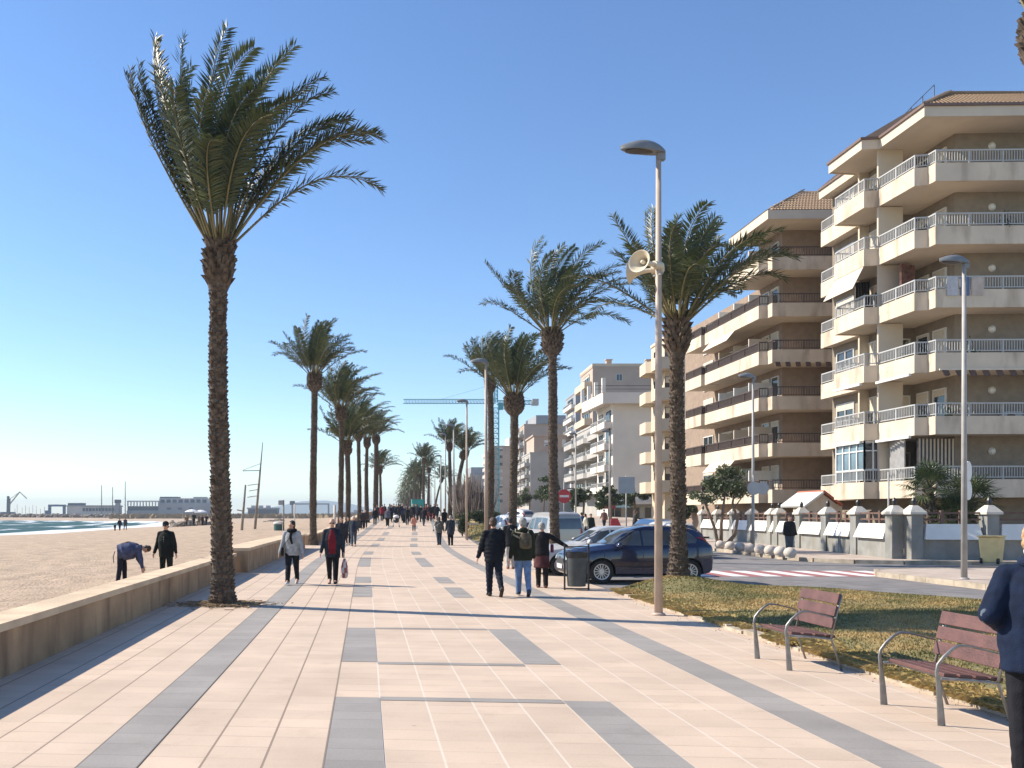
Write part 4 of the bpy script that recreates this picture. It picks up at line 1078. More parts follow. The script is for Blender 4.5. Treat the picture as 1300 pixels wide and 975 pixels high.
drape(A, 'curtain', 25.6,41.6,26.6,42.0, flA[3]+.1, flA[3]+2.5, [mat('curtain_red_grey', (.2,.1,.08), .9, .4, 5)], .08, 6)
drape(A, 'curtain', 25.4,45.05,26.0,44.8, flA[3]+.1, flA[3]+2.5, [m_curt], .08, 5)
b = MB(); b.add([(24.4,45.0,flA[4]-.25),(24.4,42.5,flA[4]-.25),(23.8,42.4,flA[4]-1.35),(23.8,45.1,flA[4]-1.35)], [(0,1,2,3)])
o = wpart('awning', b, m_stripe, A); o.modifiers.new('s','SOLIDIFY').thickness = .02
b = MB(); 
for i in range(26):
    x = 25.8+i*.6; b.add([(x,38.88,flA[2]-.18),(x+.3,38.88,flA[2]-.18),(x+.3,38.72,flA[2]-.46),(x+.22,38.70,flA[2]-.52),(x+.08,38.70,flA[2]-.52),(x,38.72,flA[2]-.46)], [(0,1,2,3,4,5)])
o = wpart('scalloped_awning', b, m_awnd, A); o.modifiers.new('s','SOLIDIFY').thickness = .015
b = MB(); b.bar((25.7,38.85,flA[2]-.2),(42,38.5,flA[2]-.2),.07); wpart('awning_roller', b, m_stripe, A)
for zz, nm in ((flA[1],'folded_awning'),(flA[2],'folded_awning')):
    b = MB(); b.bar((24.9,39.7,zz-.3),(24.85,42.2,zz-.3),.12); b.bar((24.3,42.6,zz-.3),(24.3,45.0,zz-.3),.12); wpart(nm, b, m_frame, A)
# glazed enclosure on the first floor of the middle bay
zz = flA[0]; b = MB()
P = [(24.42,45.0),(24.42,42.48),(25.2,42.40)]
for i in range(2):
    a, c = Vector(P[i]), Vector(P[i+1]); n = 4 if i == 0 else 2
    for k in range(n+1):
        p = a+(c-a)*k/n; b.box(p.x-.035,p.y-.035,zz+.6,p.x+.035,p.y+.035,zz+2.6)
    for h in (1.2,2.12,2.55): b.bar((a.x,a.y,zz+h),(c.x,c.y,zz+h),.06)
en = wpart('glazed_enclosure', b, m_frame, A)
g = MB(); g.box(24.44,42.52,zz+.7,24.46,45,zz+2.5); g.build('pane', mat('blue_window_glass', (.14,.21,.26), .08, .3, .8, spec=.8), en); g2 = MB(); g2.obox((24.82,42.44,zz+1.6),(.36,-.03,0),(0,.008,0),(0,0,.9)); g2.build('pane', m_winglass, en)
g = MB(); g.box(24.5,42.6,zz+1.0,24.52,44.9,zz+2.1); g.build('net_curtain', m_stripe, en)
# everyday clutter on the near block
for k, (x, y, dz) in enumerate(((29.9,40.18,.9),(30.9,40.16,2.0),(29.7,40.18,.8))):
    z = flA[(1,3,4)[k]]+.3; b = MB(); b.box(x-.42,y-.14,z,x+.42,y+.14,z+.62); u = wpart('air_conditioner', b, m_rail, A); g = MB(); g.tube([(x-.1,y-.145,z+.31),(x-.1,y-.16,z+.31)], .22, 16); g.build('fan_grille', m_raild, u)
for k, (x, y) in enumerate(((26.4,39.25),(27.3,39.22),(24.78,43.3),(25.4,40.5),(28.9,39.2))):
    z = flA[(1,2,3,2,4)[k]]; rr = random.Random(k); b = MB(); b.lathe([(.1,z+.02),(.16,z+.42),(.17,z+.45)], (x,y,0), 10); u = wpart('plant_pot', b, m_brickb_, A); g = MB()
    for i in range(150):
        p = Vector((x+rr.gauss(0,.16), y+rr.gauss(0,.12), z+.5+abs(rr.gauss(0,.32)))); q = Vector((rr.gauss(0,1),rr.gauss(0,1),rr.gauss(0,1))).normalized()*.09; w = q.cross(Vector((0,0,1))).normalized()*.03; g.add([p-q,p-w,p+q,p+w], [(0,1,2,3)])
    g.build('plant_leaves', m_potleaf, u)
for k, (x, w, c) in enumerate(((26.1,.5,(.5,.5,.52)),(26.7,.4,(.12,.16,.28)),(27.2,.55,(.5,.42,.36)))):
    drape(A, 'washing', x, 38.93, x+w, 38.92, flA[3]+.28, flA[3]+1.12, [mat('washing_%d' % k, c, .9, .1, 5)], .012, 3)
# ground floor openings
for x in (28.4,31.2): window(A, (x,40.47,.1), (1,0,0), .95, 2.1, (0,-1,0), 1, mf=m_raild, name='garage_door')
# --- second block
flB = [2.75+2.87*k for k in range(6)]
outB = [(24.3,66),(24.3,62.9),(25.3,62.8),(25.3,62.6),(24.42,62.5),(24.45,54.0),(24.95,53.9),(24.97,53.3),(44,52.9)]
wallB = [(26.5,55.2),(44,54.8),(44,58.5),(26.5,58.5)]
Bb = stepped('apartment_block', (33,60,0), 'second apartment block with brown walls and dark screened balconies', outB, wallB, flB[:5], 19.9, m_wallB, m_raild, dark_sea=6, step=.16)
stepped(None, None, Bb, [(24.43,58.4),(24.45,54.0),(24.95,53.9),(24.97,53.3),(44,52.9)], None, flB[5:], 19.9, m_wallB, m_raild, dark_sea=2, step=.16)
b = MB(); eaveB = [(24.6,58.6),(24.6,53.0),(45,52.6)]
b.prism(eaveB+[(45,58.6),(24.6,58.6)], 19.9, 20.25); ribbon(b, eaveB, .06, 0, 19.86, 20.4); wpart('eaves', b, m_soffit, Bb)
hip_tiles(Bb, [(24.6,53.0,20.4),(45,52.6,20.4),(45,56.8,23),(28.6,56.8,23)])
hip_tiles(Bb, [(24.6,58.6,20.4),(24.6,53.0,20.4),(28.6,56.8,23),(28.6,57.0,23)])
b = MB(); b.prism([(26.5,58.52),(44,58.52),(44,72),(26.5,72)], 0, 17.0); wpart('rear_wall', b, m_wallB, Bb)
for k, z in enumerate(flB):
    b = MB(); c = Vector((31.2, 55.08-.07, z+2.0)); b.tube([c+Vector((0,.06,0)), c+Vector((0,-.02,0))], .17, 16); b.ball(c+Vector((0,-.02,0)), (.13,.08,.13), 12); wpart('wall_lamp', b, m_glow, Bb, True)
    for j, y in enumerate((56.1,57.4,60.2,63.5,67)):
        if k == 5 and y > 58: continue
        window(Bb, (26.5,y,z+.02), (0,1,0), 1.0 if j < 2 else 1.9, 2.2, (-1,0,0), 1 if j < 2 else 2, name='balcony_door', shut=[.9,.2,0,.3,.1,.0][(k+j) % 6])
    for y in (56.6,58.9,61.4):
        if k == 5 and y > 58: continue
        b = MB(); b.box(25.0,y,z,26.5,y+.1,z+1.9); wpart('dividing_panel', b, m_soffit if k % 2 else m_frame, Bb)
    if k in (1,4):
        b = MB(); b.add([(24.45,61.6,z-.24),(24.45,57.5,z-.24),(23.9,57.5,z-.9),(23.9,61.6,z-.9)], [(0,1,2,3)]); o = wpart('awning', b, m_stripe, Bb); o.modifiers.new('s','SOLIDIFY').thickness = .02
b = MB()
for i in range(30):
    x = 25.1+i*.62; b.add([(x,53.2,flB[3]-.2),(x+.31,53.2,flB[3]-.2),(x+.31,53.1,flB[3]-.5),(x,53.1,flB[3]-.5)], [(0,1,2,3)])
o = wpart('scalloped_awning', b, m_awnd, Bb); o.modifiers.new('s','SOLIDIFY').thickness = .015
# --- simpler blocks farther on
m_beige = mat('beige_render', (.60,.495,.36), .9, .06, .5)
m_whiteb = mat('white_render', (.70,.65,.585), .9, .05, .5)
m_pinkb = mat('pinkish_render', (.46,.36,.29), .9, .07, .4)
m_greyb = mat('grey_render', (.40,.38,.35), .9, .07, .4)
m_brickb = mat('terracotta_render', (.52,.38,.28), .9, .1, .4)
m_slateb = mat('slate_render', (.30,.31,.33), .8, .07, .4)
def block(name, label, x0, x1, y0, y1, h, nfl, m, mp=None, mw=None, bal=1.2, front=0, gap=.15, rails=True, rnd_=False, seg=1, ground=3.2, front_w=None, z0=0, win=True):
    cx, cy = (x0+x1)/2, (y0+y1)/2; sk = (cv(y1)-cv(y0))   # sea side follows the curve
    z0 = gz(y0); ground += z0
    t = thing(name, (cx,cy,z0), label, 'apartment building', 'apartment buildings along the sea front')
    mp = mp or m_cream; b = MB(); b.prism([(x0,y0),(x1,y0),(x1,y1),(x0+sk,y1)], z0, h); b.prism([(x0-.1,y0-.1),(x1,y0-.1),(x1,y1),(x0-.1+sk,y1)], h, h+.28); wpart('wall', b, m, t)
    fh = (h-ground)/nfl; Ly = y1-y0
    for k in range(nfl):
        z = ground+fh*k
        for s in range(seg):
            a, c = y0+Ly*(s+gap/2)/seg, y0+Ly*(s+1-gap/2)/seg; xa, xc = x0+sk*(a-y0)/Ly, x0+sk*(c-y0)/Ly
            b = MB()
            if bal:
                ch = .45*bal if rnd_ else .05
                poly = [(xc,c),(xc-bal+ch,c),(xc-bal,c-ch),(xa-bal,a+ch),(xa-bal+ch,a),(xa,a)]
                b.prism(poly, z-.15, z+.02); 
                ribbon(b, poly, .004, -.1, z-.2, z+(.95 if not rails else .55))
                o = wpart('balcony', b, mp, t)
                if rails:
                    r = MB(); ribbon(r, poly, -.03, -.07, z+1.0, z+1.06)
                    for p in walk(off(poly,-.05), .3): r.box(p.x-.02,p.y-.02,z+.55,p.x+.02,p.y+.02,z+1.0)
                    r.build('railing', m_rail, o)
            if win: window(t, ((xa+xc)/2-.0,(a+c)/2,z+.05), Vector((sk,Ly,0)).normalized(), (c-a)*.62, fh*.76, (-1,0,0), 3, mf=m_raild, name='window', shut=rnd.choice((0,.2,.4)))
        if front:
            for q in range(front):
                xx = x0+(x1-x0)*(q+.6)/(front+.2); window(t, (xx,y0,z+.9), (1,0,0), 1.1, 1.2, (0,-1,0), 2, name='window', shut=rnd.choice((0,.5,.9)))
    return t
def chimney(t, x, y, z, n=2):
    for i in range(n):
        b = MB(); b.box(x+i*1.6-.45,y-.4,z,x+i*1.6+.45,y+.4,z+1.3); b.box(x+i*1.6-.6,y-.55,z+1.3,x+i*1.6+.6,y+.55,z+1.45); wpart('chimney', b, m_brickb, t)
# C beige with rounded balconies
t = block('apartment_block', 'beige apartment block with rounded corner balconies between the brown and white buildings', 30.3, 44, 88, 93, 19.6, 5, m_beige, m_beige, bal=1.6, front=0, rails=False, rnd_=True, seg=1, gap=.18)
for k in range(5):
    z = 4.2+3.08*k
    b = MB(); poly = [(30.3,88.4),(29.2,88.4),(29.0,88.2),(29.0,86.6),(29.3,86.3),(31.0,86.3),(31.2,86.5),(31.2,88)]
    b.prism([(31.2,88),(30.3,88),(29.1,88.3),(29.1,86.4),(31.1,86.4)], z-.15, z+.02); ribbon(b, poly, .004, -.12, z-.2, z+1.0); wpart('balcony', b, m_beige, t)
    window(t, (31.0,88,z+.05), (1,0,0), 1.4, 2.3, (0,-1,0), 2, mf=m_raild, shut=.3); window(t, (33.4,88,z+.8), (1,0,0), .9, 1.5, (0,-1,0), 1, mf=m_raild)
    b = MB(); poly = [(34.6,88),(34.4,87.8),(34.4,86.2),(34.7,85.9),(38.6,85.9),(38.6,88)]
    b.prism([(38.6,88),(34.5,88),(34.5,86),(38.6,86)], z-.15, z+.02); ribbon(b, poly, .004, -.12, z-.2, z+1.0); wpart('balcony', b, m_beige, t)
    window(t, (36.5,88,z+.05), (1,0,0), 2.2, 2.3, (0,-1,0), 2, mf=m_raild, shut=.4)

# D white with blank side wall and terrace
t = block('white_building', 'white building with a blank side wall and a roof terrace of white posts', 29.6, 36.0, 104, 113, 15.0, 4, m_whiteb, m_whiteb, bal=1.0, rails=True, seg=2)
b = MB(); ter = [(28.4,113),(28.4,103.2),(36.6,103.2)]
ribbon(b, ter, .3, -.1, 15.0, 15.5); ribbon(b, ter, .3, -.05, 15.5, 16.3); b.prism([(28.3,103.1),(36.6,103.1),(36.6,113),(28.3,113)], 15.28, 15.4); wpart('terrace_parapet', b, m_whiteb, t)
b = MB()
for p in ((28.2,113),(28.2,109.7),(28.2,106.4),(28.2,103.0),(36,103.0)):
    b = MB(); b.box(p[0]-.2,p[1]-.2,16.3,p[0]+.2,p[1]+.2,18.0); wpart('terrace_post', b, m_whiteb, t)
b = MB(); b.bar((27.2,103.05,17.1),(35.7,103.05,17.1),.06); b.bar((27.2,103.05,16.7),(35.7,103.05,16.7),.05); wpart('terrace_rail', b, m_raild, t)
b = MB(); b.box(27.5,102.2,3.0,36.4,103.98,3.3); wpart('shop_canopy', b, m_whiteb, t)
b = MB(); b.box(27.5,101.9,2.45,29.3,102.1,3.6); wpart('red_shop_sign', b, mat('shop_sign_red', (.25,.03,.045), .5, .05, 3), t)
b = MB(); b.box(29.4,101.9,2.6,31.0,102.1,3.5); wpart('blue_shop_sign', b, mat('shop_sign_blue', (.35,.55,.62), .5, .05, 3), t)
for x in (29.8,32,34.2): window(t, (x,104,.1), (1,0,0), 1.7, 2.6, (0,-1,0), 2, mf=m_frame)
b = MB(); b.box(29.54,105.2,5,29.6,107,14); wpart('stair_window', b, m_winglass, t)
# tall brown behind
t = block('apartment_block', 'tall pinkish brown block with chimneys rising behind the white building', 39.2, 56, 150, 161, 27.2, 7, m_pinkb, m_beige, bal=1.3, front=2, seg=1, rails=False)
chimney(t, 42.5, 152, 27.5, 1); chimney(t, 49.5, 152, 27.5, 1)
b = MB(); ribbon(b, [(39.7,161),(39.1,149.9),(56,149.9)], 0, -.1, 27.5, 27.9); wpart('roof_parapet', b, m_beige, t)
# curved grey balconies
t = block('apartment_block', 'low white block with long curved grey balconies facing the palms', 33.7, 39, 118, 148, 15.2, 4, m_greyb, m_greyb, bal=2.0, rnd_=True, seg=3, rails=True, gap=.05)
t = block('apartment_block', 'narrow slate grey tower block between the curved balconies and the leaning palm', 43.5, 56, 180, 192, 27, 8, m_slateb, m_whiteb, bal=.8, seg=1, front=0)
# grey block with white sign-like vents
t = block('apartment_block', 'plain grey block with two white louvres at its top, behind the yellowish palm', 35.0, 54, 185, 200, 14.8, 4, m_greyb, m_greyb, bal=1.2, seg=2)
b = MB(); b.prism([(36,186),(54,186),(54,199),(36.8,199)], 15.08, 18.6); b.prism([(35.7,185.7),(54,185.7),(54,199),(36.5,199)], 18.6, 18.9); wpart('penthouse', b, m_pinkb, t)
b = MB(); 
for z in (16.4,17.2): b.box(38.2,185.9,z,40.4,185.98,z+.5)
b.box(42,185.9,16.2,42.8,185.98,17.9); wpart('white_louvre', b, m_frame, t)
t = block('apartment_block', 'slate topped block rising behind the crane mast', 41, 60, 225, 245, 25, 7, m_pinkb, m_greyb, bal=1.2, seg=2)
b = MB(); b.box(44,224.5,25.3,60,240,27.5); wpart('slate_roof', b, m_slateb, t)
t = block('apartment_block', 'white and terracotta block with many little balconies left of the crane', 42.3, 62, 290, 312, 24.5, 8, m_brickb, m_whiteb, bal=1.8, seg=4, front=4, rails=False, gap=.35)
b = MB(); b.box(48,291,24.8,56,300,27.6); wpart('roof_room', b, m_whiteb, t)
t = block('apartment_block', 'small far block with stacked cream balconies beyond the twin palms', 45.5, 70, 380, 400, 19, 5, m_greyb, m_beige, bal=2, seg=3, rails=False)
b = MB(); b.box(46,380.5,19.3,66,398,22.5); wpart('penthouse', b, m_slateb, t)
t = block('apartment_block', 'hazy last block of the row beside the thin far lamps', 49, 72, 480, 505, 18, 5, m_brickb, m_whiteb, bal=2, seg=4, rails=False)

# ---------------------------------------------------------------- garden wall with pillars
m_base = mat('garden_wall_grey', (.24,.24,.225), .95, .16, 1.5, bump=.6, bscale=20, stain=(.22,.2,.16), sscale=1.4)
m_flare = mat('garden_wall_white', (.78,.74,.68), .85, .05, 2)
m_cap = mat('pillar_cap', (.62,.56,.47), .9, .1, 4, bump=.4)
m_woodr = mat('garden_rail_wood', (.13,.075,.055), .7, .2, 6)
def gwall(label, pts, out_n):
    t = thing('garden_wall', (pts[0][0],pts[0][1],.11), label, 'garden wall', 'garden walls before the flats')
    for i in range(len(pts)-1):
        p, q = Vector((*pts[i],.11)), Vector((*pts[i+1],.11)); d = (q-p).normalized(); n = Vector((d.y,-d.x,0))
        if n.dot(Vector((*out_n,0))) < 0: n = -n
        b = MB(); b.obox((p+q)/2+Vector((0,0,.365)), d*((q-p).length/2-.27), n*.12, (0,0,.385)); wpart('base_panel', b, m_base, t)
        a, c = p+d*.29, q-d*.29; f = MB(); z0, z1 = .755, 1.33
        e = .10
        V = [a+d*-.0+n*.30+Vector((0,0,z0)), c+n*.30+Vector((0,0,z0)), c-d*e+n*.10+Vector((0,0,z1)), a+d*e+n*.10+Vector((0,0,z1))]
        Bk = [a-n*.10+Vector((0,0,z0)), c-n*.10+Vector((0,0,z0)), c-d*e-n*.10+Vector((0,0,z1)), a+d*e-n*.10+Vector((0,0,z1))]
        f.add(V+Bk, [(0,1,2,3),(5,4,7,6),(3,2,6,7),(0,4,5,1),(0,3,7,4),(1,5,6,2)]); wpart('flared_panel', f, m_flare, t)
        r = MB()
        for z in (1.50,1.74): r.bar(a+Vector((0,0,z)), c+Vector((0,0,z)), .06, .07)
        L = (c-a).length
        for k in (1/3,2/3): s = a+(c-a)*k; r.bar(s+Vector((0,0,1.33)), s+Vector((0,0,1.84)), .11)
        wpart('wooden_rail', r, m_woodr, t)
    for i, p in enumerate(pts):
        x, y = p; s = .22; b = MB()
        b.box(x-s,y-s,.0,x+s,y+s,1.80); wpart('pillar', b, m_base, t)
        c = MB(); h = .31; c.add([(x-h,y-h,1.80),(x+h,y-h,1.80),(x+h,y+h,1.80),(x-h,y+h,1.80),(x-h,y-h,1.88),(x+h,y-h,1.88),(x+h,y+h,1.88),(x-h,y+h,1.88),(x-.1,y-.1,2.14),(x+.1,y-.1,2.14),(x+.1,y+.1,2.14),(x-.1,y+.1,2.14)],
          [(3,2,1,0),(0,1,5,4),(1,2,6,5),(2,3,7,6),(3,0,4,7),(4,5,9,8),(5,6,10,9),(6,7,11,10),(7,4,8,11),(8,9,10,11)]); pc = wpart('pillar_cap', c, m_cap, t)
        if i % 1 == 0:
            l = MB(); l.lathe([(.04,2.14),(.075,2.18),(.085,2.32),(.05,2.40),(.02,2.44)], (x,y,0), 8); l.build('lantern', m_black, pc)
    return t
seaside = [(20.05,32.9),(20.6,36.3),(21.15,39.7),(21.7,43.2),(22.3,46.8),(22.5,48.0),(22.9,51.4),(23.3,54.9),(23.7,58.4),(24.1,62)]
gwall('sunlit garden wall with flared white panels and pyramid-capped pillars facing the sea', seaside, (-1,0))
gwall('shaded garden wall with flared panels on the side street behind the wheelie bin', [(20.5,32.45),(23.0,32.0),(26.6,31.4),(30.2,30.8),(33.8,30.2)], (0,-1))
# little garden house
m_redtile = mat('red_tiles', (.42,.12,.07), .8, .15, 8)
t = thing('garden_house', (24.0,46.6,0.1), 'little cream garden house with red tiled gable roof behind the garden wall', 'garden house')
b = MB(); b.prism([(23.3,45.9),(25.2,45.9),(25.2,47.3),(23.3,47.3)], .1, 2.35); b.add([(23.3,45.9,2.35),(24.9,45.9,2.35),(24.1,45.9,2.95)], [(0,1,2)]); wpart('wall', b, m_cream, t)
for s in (0,1):
    b = MB(); xa, xb = ((23.1,24.1),(25.1,24.1))[s]
    b.add([(xa,45.7,2.25),(xb,45.7,3.0),(xb,48.5,3.0),(xa,48.5,2.25)], [(0,1,2,3)]); o = wpart('roof', b, m_redtile if s else m_frame, t); o.modifiers.new('s','SOLIDIFY').thickness = .1

# ---------------------------------------------------------------- broadleaf trees, shrubs, fan palms
m_bark = mat('tree_bark', (.17,.125,.09), .95, .25, 8, bump=.6)
m_leaf = mat('grey_green_leaves', (.055,.075,.03), .6, .2, 2.2, col2=(.15,.17,.085), lo=.35, hi=.65, sub=.2)
m_leaf2 = mat('dark_green_leaves', (.03,.05,.018), .6, .2, 2.2, col2=(.08,.105,.035), lo=.35, hi=.65, sub=.2)
def clump(b, c, r, n, ls, rr):
    for i in range(n):
        d = Vector((rr.gauss(0,1), rr.gauss(0,1), rr.gauss(0,1))).normalized()*(rr.random()**.45); p = Vector(c)+Vector((d.x*r[0],d.y*r[1],d.z*r[2]))
        u = Vector((rr.gauss(0,1),rr.gauss(0,1),rr.gauss(0,.6))).normalized(); v = u.cross(Vector((rr.gauss(0,1),rr.gauss(0,1),rr.gauss(0,1)))).normalized()
        l = ls*rr.uniform(.6,1.3); b.add([p-u*l, p-v*l*.42, p+u*l, p+v*l*.42], [(0,1,2,3)])
def tree(name, x, y, label, stems, clumps, n, ls, m=m_leaf, z=None, group='street trees and shrubs', seed=1):
    z = .1+gz(y) if z is None else z; rr = random.Random(seed); t = thing(name, (x,y,z), label, 'tree' if 'tree' in name else 'shrub', group)
    b = MB()
    for s in stems: b.tube(*s, 8)
    b.build('trunk', m_bark, t, True)
    c = MB()
    tot = sum(k[1][0]*k[1][1]*k[1][2] for k in clumps)
    for cc, r in clumps:
        q = int(n*r[0]*r[1]*r[2]/tot); 
        for k in range(7):
            d = Vector((rr.gauss(0,1),rr.gauss(0,1),rr.gauss(0,1))).normalized()*.62
            clump(c, (cc[0]+d.x*r[0],cc[1]+d.y*r[1],cc[2]+d.z*r[2]), [v*.48 for v in r], q//7, ls, rr)
    c.build('crown', m, t)
    return t
x, y = px(913,45.5), 45.5
tree('small_tree', x, y, 'small multi-stemmed tree with dusty crown at the start of the stone balls',
     [([(0,0,-.1),(-.25,0,1.0),(-.7,0,2.2),(-.9,.1,3.0)],[.1,.08,.06,.03]),([(.1,0,-.1),(.15,.1,1.2),(.3,.1,2.4),(.4,.1,3.2)],[.11,.09,.06,.03]),([(.2,0,-.1),(.8,0,.6),(1.0,.1,1.4),(.75,.1,2.3),(.9,.1,3.2)],[.12,.1,.08,.06,.03]),([(.75,.1,1.9),(1.3,.1,2.7)],[.05,.02])],
     [((.35,0,3.55),(1.1,1.0,.85)),((-.75,.1,2.75),(.8,.7,.55)),((1.15,.1,3.2),(.75,.7,.7)),((.5,.2,2.95),(.9,.8,.5)),((-.2,.2,3.2),(.7,.7,.5))], 5200, .085, seed=4)
# shrubby trees in front of the shops
for i, (xi, yi, d, lb, h, w) in enumerate(((740,640,88,'round street tree before the curved balconies, near the red shop sign',4.2,1.8),(775,640,92,'street tree before the white building left of the square sign',4.0,1.9),(805,642,94,'street tree at the foot of the beige block right of the square sign',4.0,2.0),(690,625,120,'broad dark shrub and palm-like tree left of the leaning palm',6,3.2),(672,632,135,'low yellow-green tree behind the white car',6,3),(868,636,70,'leafy shrub at the wall behind the dark palm trunk',3.5,1.2))):
    X = px(xi, d); tree('street_tree', X, d, lb, [([(0,0,-.1),(.1,0,h*.4),(0,0,h*.75)],[.14,.1,.05])], [((rnd.uniform(-1,1)*w*.6,rnd.uniform(-1,1)*w*.4,h*rnd.uniform(.38,.82)),(w*rnd.uniform(.25,.5),w*.4,h*rnd.uniform(.1,.2))) for _ in range(8)], 2600, .05+d*.0013, m=m_leaf2 if i != 4 else m_leaf, seed=20+i)
def hedge(x, y, label, clumps, n, ls):
    rr = random.Random(int(x*10)); t = thing('hedge', (x,y,.1+gz(y)), label, 'hedge', 'hedges on the far lawn'); c = MB()
    for cc, r in clumps:
        for k in range(9):
            d = Vector((rr.uniform(-1,1),rr.uniform(-1,1),rr.uniform(-1,1)))*.55; clump(c, (cc[0]+d.x*r[0],cc[1]+d.y*r[1],cc[2]+d.z*r[2]), [v*.5 for v in r], n//(9*len(clumps)), ls, rr)
    c.build('leaves', m_leaf2, t); s = MB()
    for cc, r in clumps: s.tube([(cc[0],cc[1],-.1),(cc[0],cc[1],cc[2])], .06, 6)
    s.build('stems', m_bark, t)
hedge(px(606,78), 78, 'dark clipped hedge at the back of the green far lawn', [((-1.2,0,.75),(.9,.6,.75)),((.2,0,.75),(.9,.6,.75)),((1.5,0,.75),(.9,.6,.75))], 3300, .1)
hedge(px(587,62), 62, 'square dark bush beside the walking couple', [((0,0,.75),(.55,.6,.75))], 1400, .085)
m_bare = mat('bare_twigs', (.22,.17,.14), .9, .2, 6)
t = thing('bare_tree', (px(600,98), 98, .1+gz(98)), 'bare winter thicket between far lamp and palm trunk', 'tree', 'street trees and shrubs'); b = MB()
for i in range(260):
    a = rnd.uniform(0,6.28); r0_ = rnd.random()*1.6; p = Vector((math.cos(a)*r0_*1.3, math.sin(a)*r0_, 0)); q = p*1.5+Vector((rnd.uniform(-.4,.4),0,rnd.uniform(3,5.2))); b.tube([p,(p+q)/2+Vector((rnd.uniform(-.3,.3),0,0)),q], [.05,.035,.012], 4)
b.build('branches', m_bare, t)
def fan_palm(x, y, z0, h, label, seed, nl=34, rl=1.0):
    rr = random.Random(seed); t = thing('fan_palm', (x,y,z0), label, 'fan palm', 'fan palms in the garden'); b = MB()
    b.tube([(0,0,-.1),(.05,0,h*.5),(0,0,h)], [.2,.17,.15], 12); 
    for i in range(160):
        a = rr.uniform(0,6.28); z = rr.uniform(.1,h); d = Vector((math.cos(a),math.sin(a),0)); b.bar(d*.15+Vector((0,0,z)), d*.26+Vector((0,0,z+.12)), .04)
    b.build('trunk', m_trunk, t); c = MB()
    for i in range(nl):
        u = (i+.5)/nl; az = i*2.4+rr.uniform(-.2,.2); el = R(85-105*u+rr.uniform(-8,8)); d = Vector((math.cos(az)*math.cos(el),math.sin(az)*math.cos(el),math.sin(el)))
        L = rl*rr.uniform(.55,.8); o = Vector((0,0,h)); hub = o+d*L; c.tube([o,(o+hub)/2+Vector((0,0,.03)),hub], [.016,.012,.01], 5)
        sd = d.cross(Vector((0,0,1))).normalized(); up = sd.cross(d)
        for k in range(17):
            a = R(-125+250*k/16); v = (d*math.cos(a)+sd*math.sin(a)+up*(.12*math.cos(a)-.12)+Vector((0,0,-.14))).normalized(); ll = rl*.62*(.8+.25*math.cos(a))*rr.uniform(.9,1.08); w = d.cross(v) ; w = (v.cross(up)).normalized()*.026
            c.add([hub, hub+v*ll*.55-w, hub+v*ll+Vector((0,0,-.07)), hub+v*ll*.55+w], [(0,1,2,3)])
    c.build('crown', m_leaf2, t); return t
fan_palm(px(1180,35.5), 35.5, .1, 2.75, 'fan palm with bushy head above the garden wall corner', 3)
fan_palm(px(1232,36.5), 36.5, .1, 2.2, 'lower fan palm right of the bushy one behind the slim grey lamp', 5, rl=1.15)
fan_palm(px(1195,36), 35.2, .1, 1.6, 'short fan palm tucked under the bushy one behind the wall', 8, rl=.9)

# ---------------------------------------------------------------- signs
m_signb = mat('sign_back_grey', (.33,.34,.36), .5, .06, 3, metal=.3)
m_signr = mat('sign_red', (.5,.04,.05), .45, .05, 3)
def sign(x, y, z0, h, label, shape, w, m, ny=-1, hh=None, face=None):
    t = thing('road_sign', (x,y,z0), label, 'road sign', 'road signs'); b = MB(); b.tube([(0,0,0),(0,0,h)], .035, 8); b.build('post', m_postg, t, True)
    for i, (zc, s) in enumerate(shape):
        b = MB()
        if s == 'round': b.tube([(0,-.05*1,zc),(0,-.07,zc)], w/2, 28)
        else: b.box(-w/2,-.06,zc-(hh or w)/2,w/2,-.04,zc+(hh or w)/2)
        pl = b.build('sign_plate', m, t)
        if face:
            f = MB(); f.box(-w*.34,-.078,zc-w*.08,w*.34,-.071,zc+w*.08); f.build('white_bar', m_white, pl)
    return t
d = 60; sign(px(716,d), d, 0, pz(612,d)+.1, 'round red sign with white bar peeking out behind the leaning palm trunk', [(pz(630,d),'round')], .95, m_signr, face=True)
d = 44; sign(px(795,d), d, 0, pz(604,d), 'grey back of a square sign before the white building', [(pz(616,d),'square')], .84, m_signb)
d = 39.2; t = sign(px(954,d)+.03, d-.12, .12, pz(604,d)-.1, 'two round sign backs beside the lamp post near the stone balls', [(pz(620,d)-.12,'round')], .6, m_signb)
b = MB(); b.tube([(.42,-.02,pz(620,d)-.12),(.42,0,pz(620,d)-.12)], .28, 28); b.bar((0,-.02,pz(620,d)-.12),(.42,-.01,pz(620,d)-.12),.04); b.build('sign_plate', m_signb, t)
d = 22.5; t = thing('road_sign', (px(1227,d)+.03, d+.10, .12), 'pair of white-edged round signs set edge-on against the slim grey lamp', 'road sign', 'road signs')
for zc in (pz(598,d)-.12, pz(622,d)-.12):
    b = MB(); b.tube([(.055,0,zc),(.08,-.03,zc)], .26, 28); b.build('sign_plate', m_frame, t)
b = MB(); b.bar((.045,0,pz(630,d)-.12),(.045,0,pz(588,d)-.12),.03); b.build('bracket', m_postg, t)
d = 34.5; t = thing('utility_pole', (px(1128,d), d, .12), 'thin dark pole standing before the garden wall corner', 'pole'); b = MB(); b.tube([(0,0,0),(0,0,pz(603,d))], .035, 8); b.tube([(0,0,0),(0,0,.06)], .08, 8); b.build('post', m_postg, t, True)
d = 125; t = thing('kiosk', (px(530,d), d, gz(d)), 'teal kiosk at the far end of the walk under the dense palms', 'kiosk')
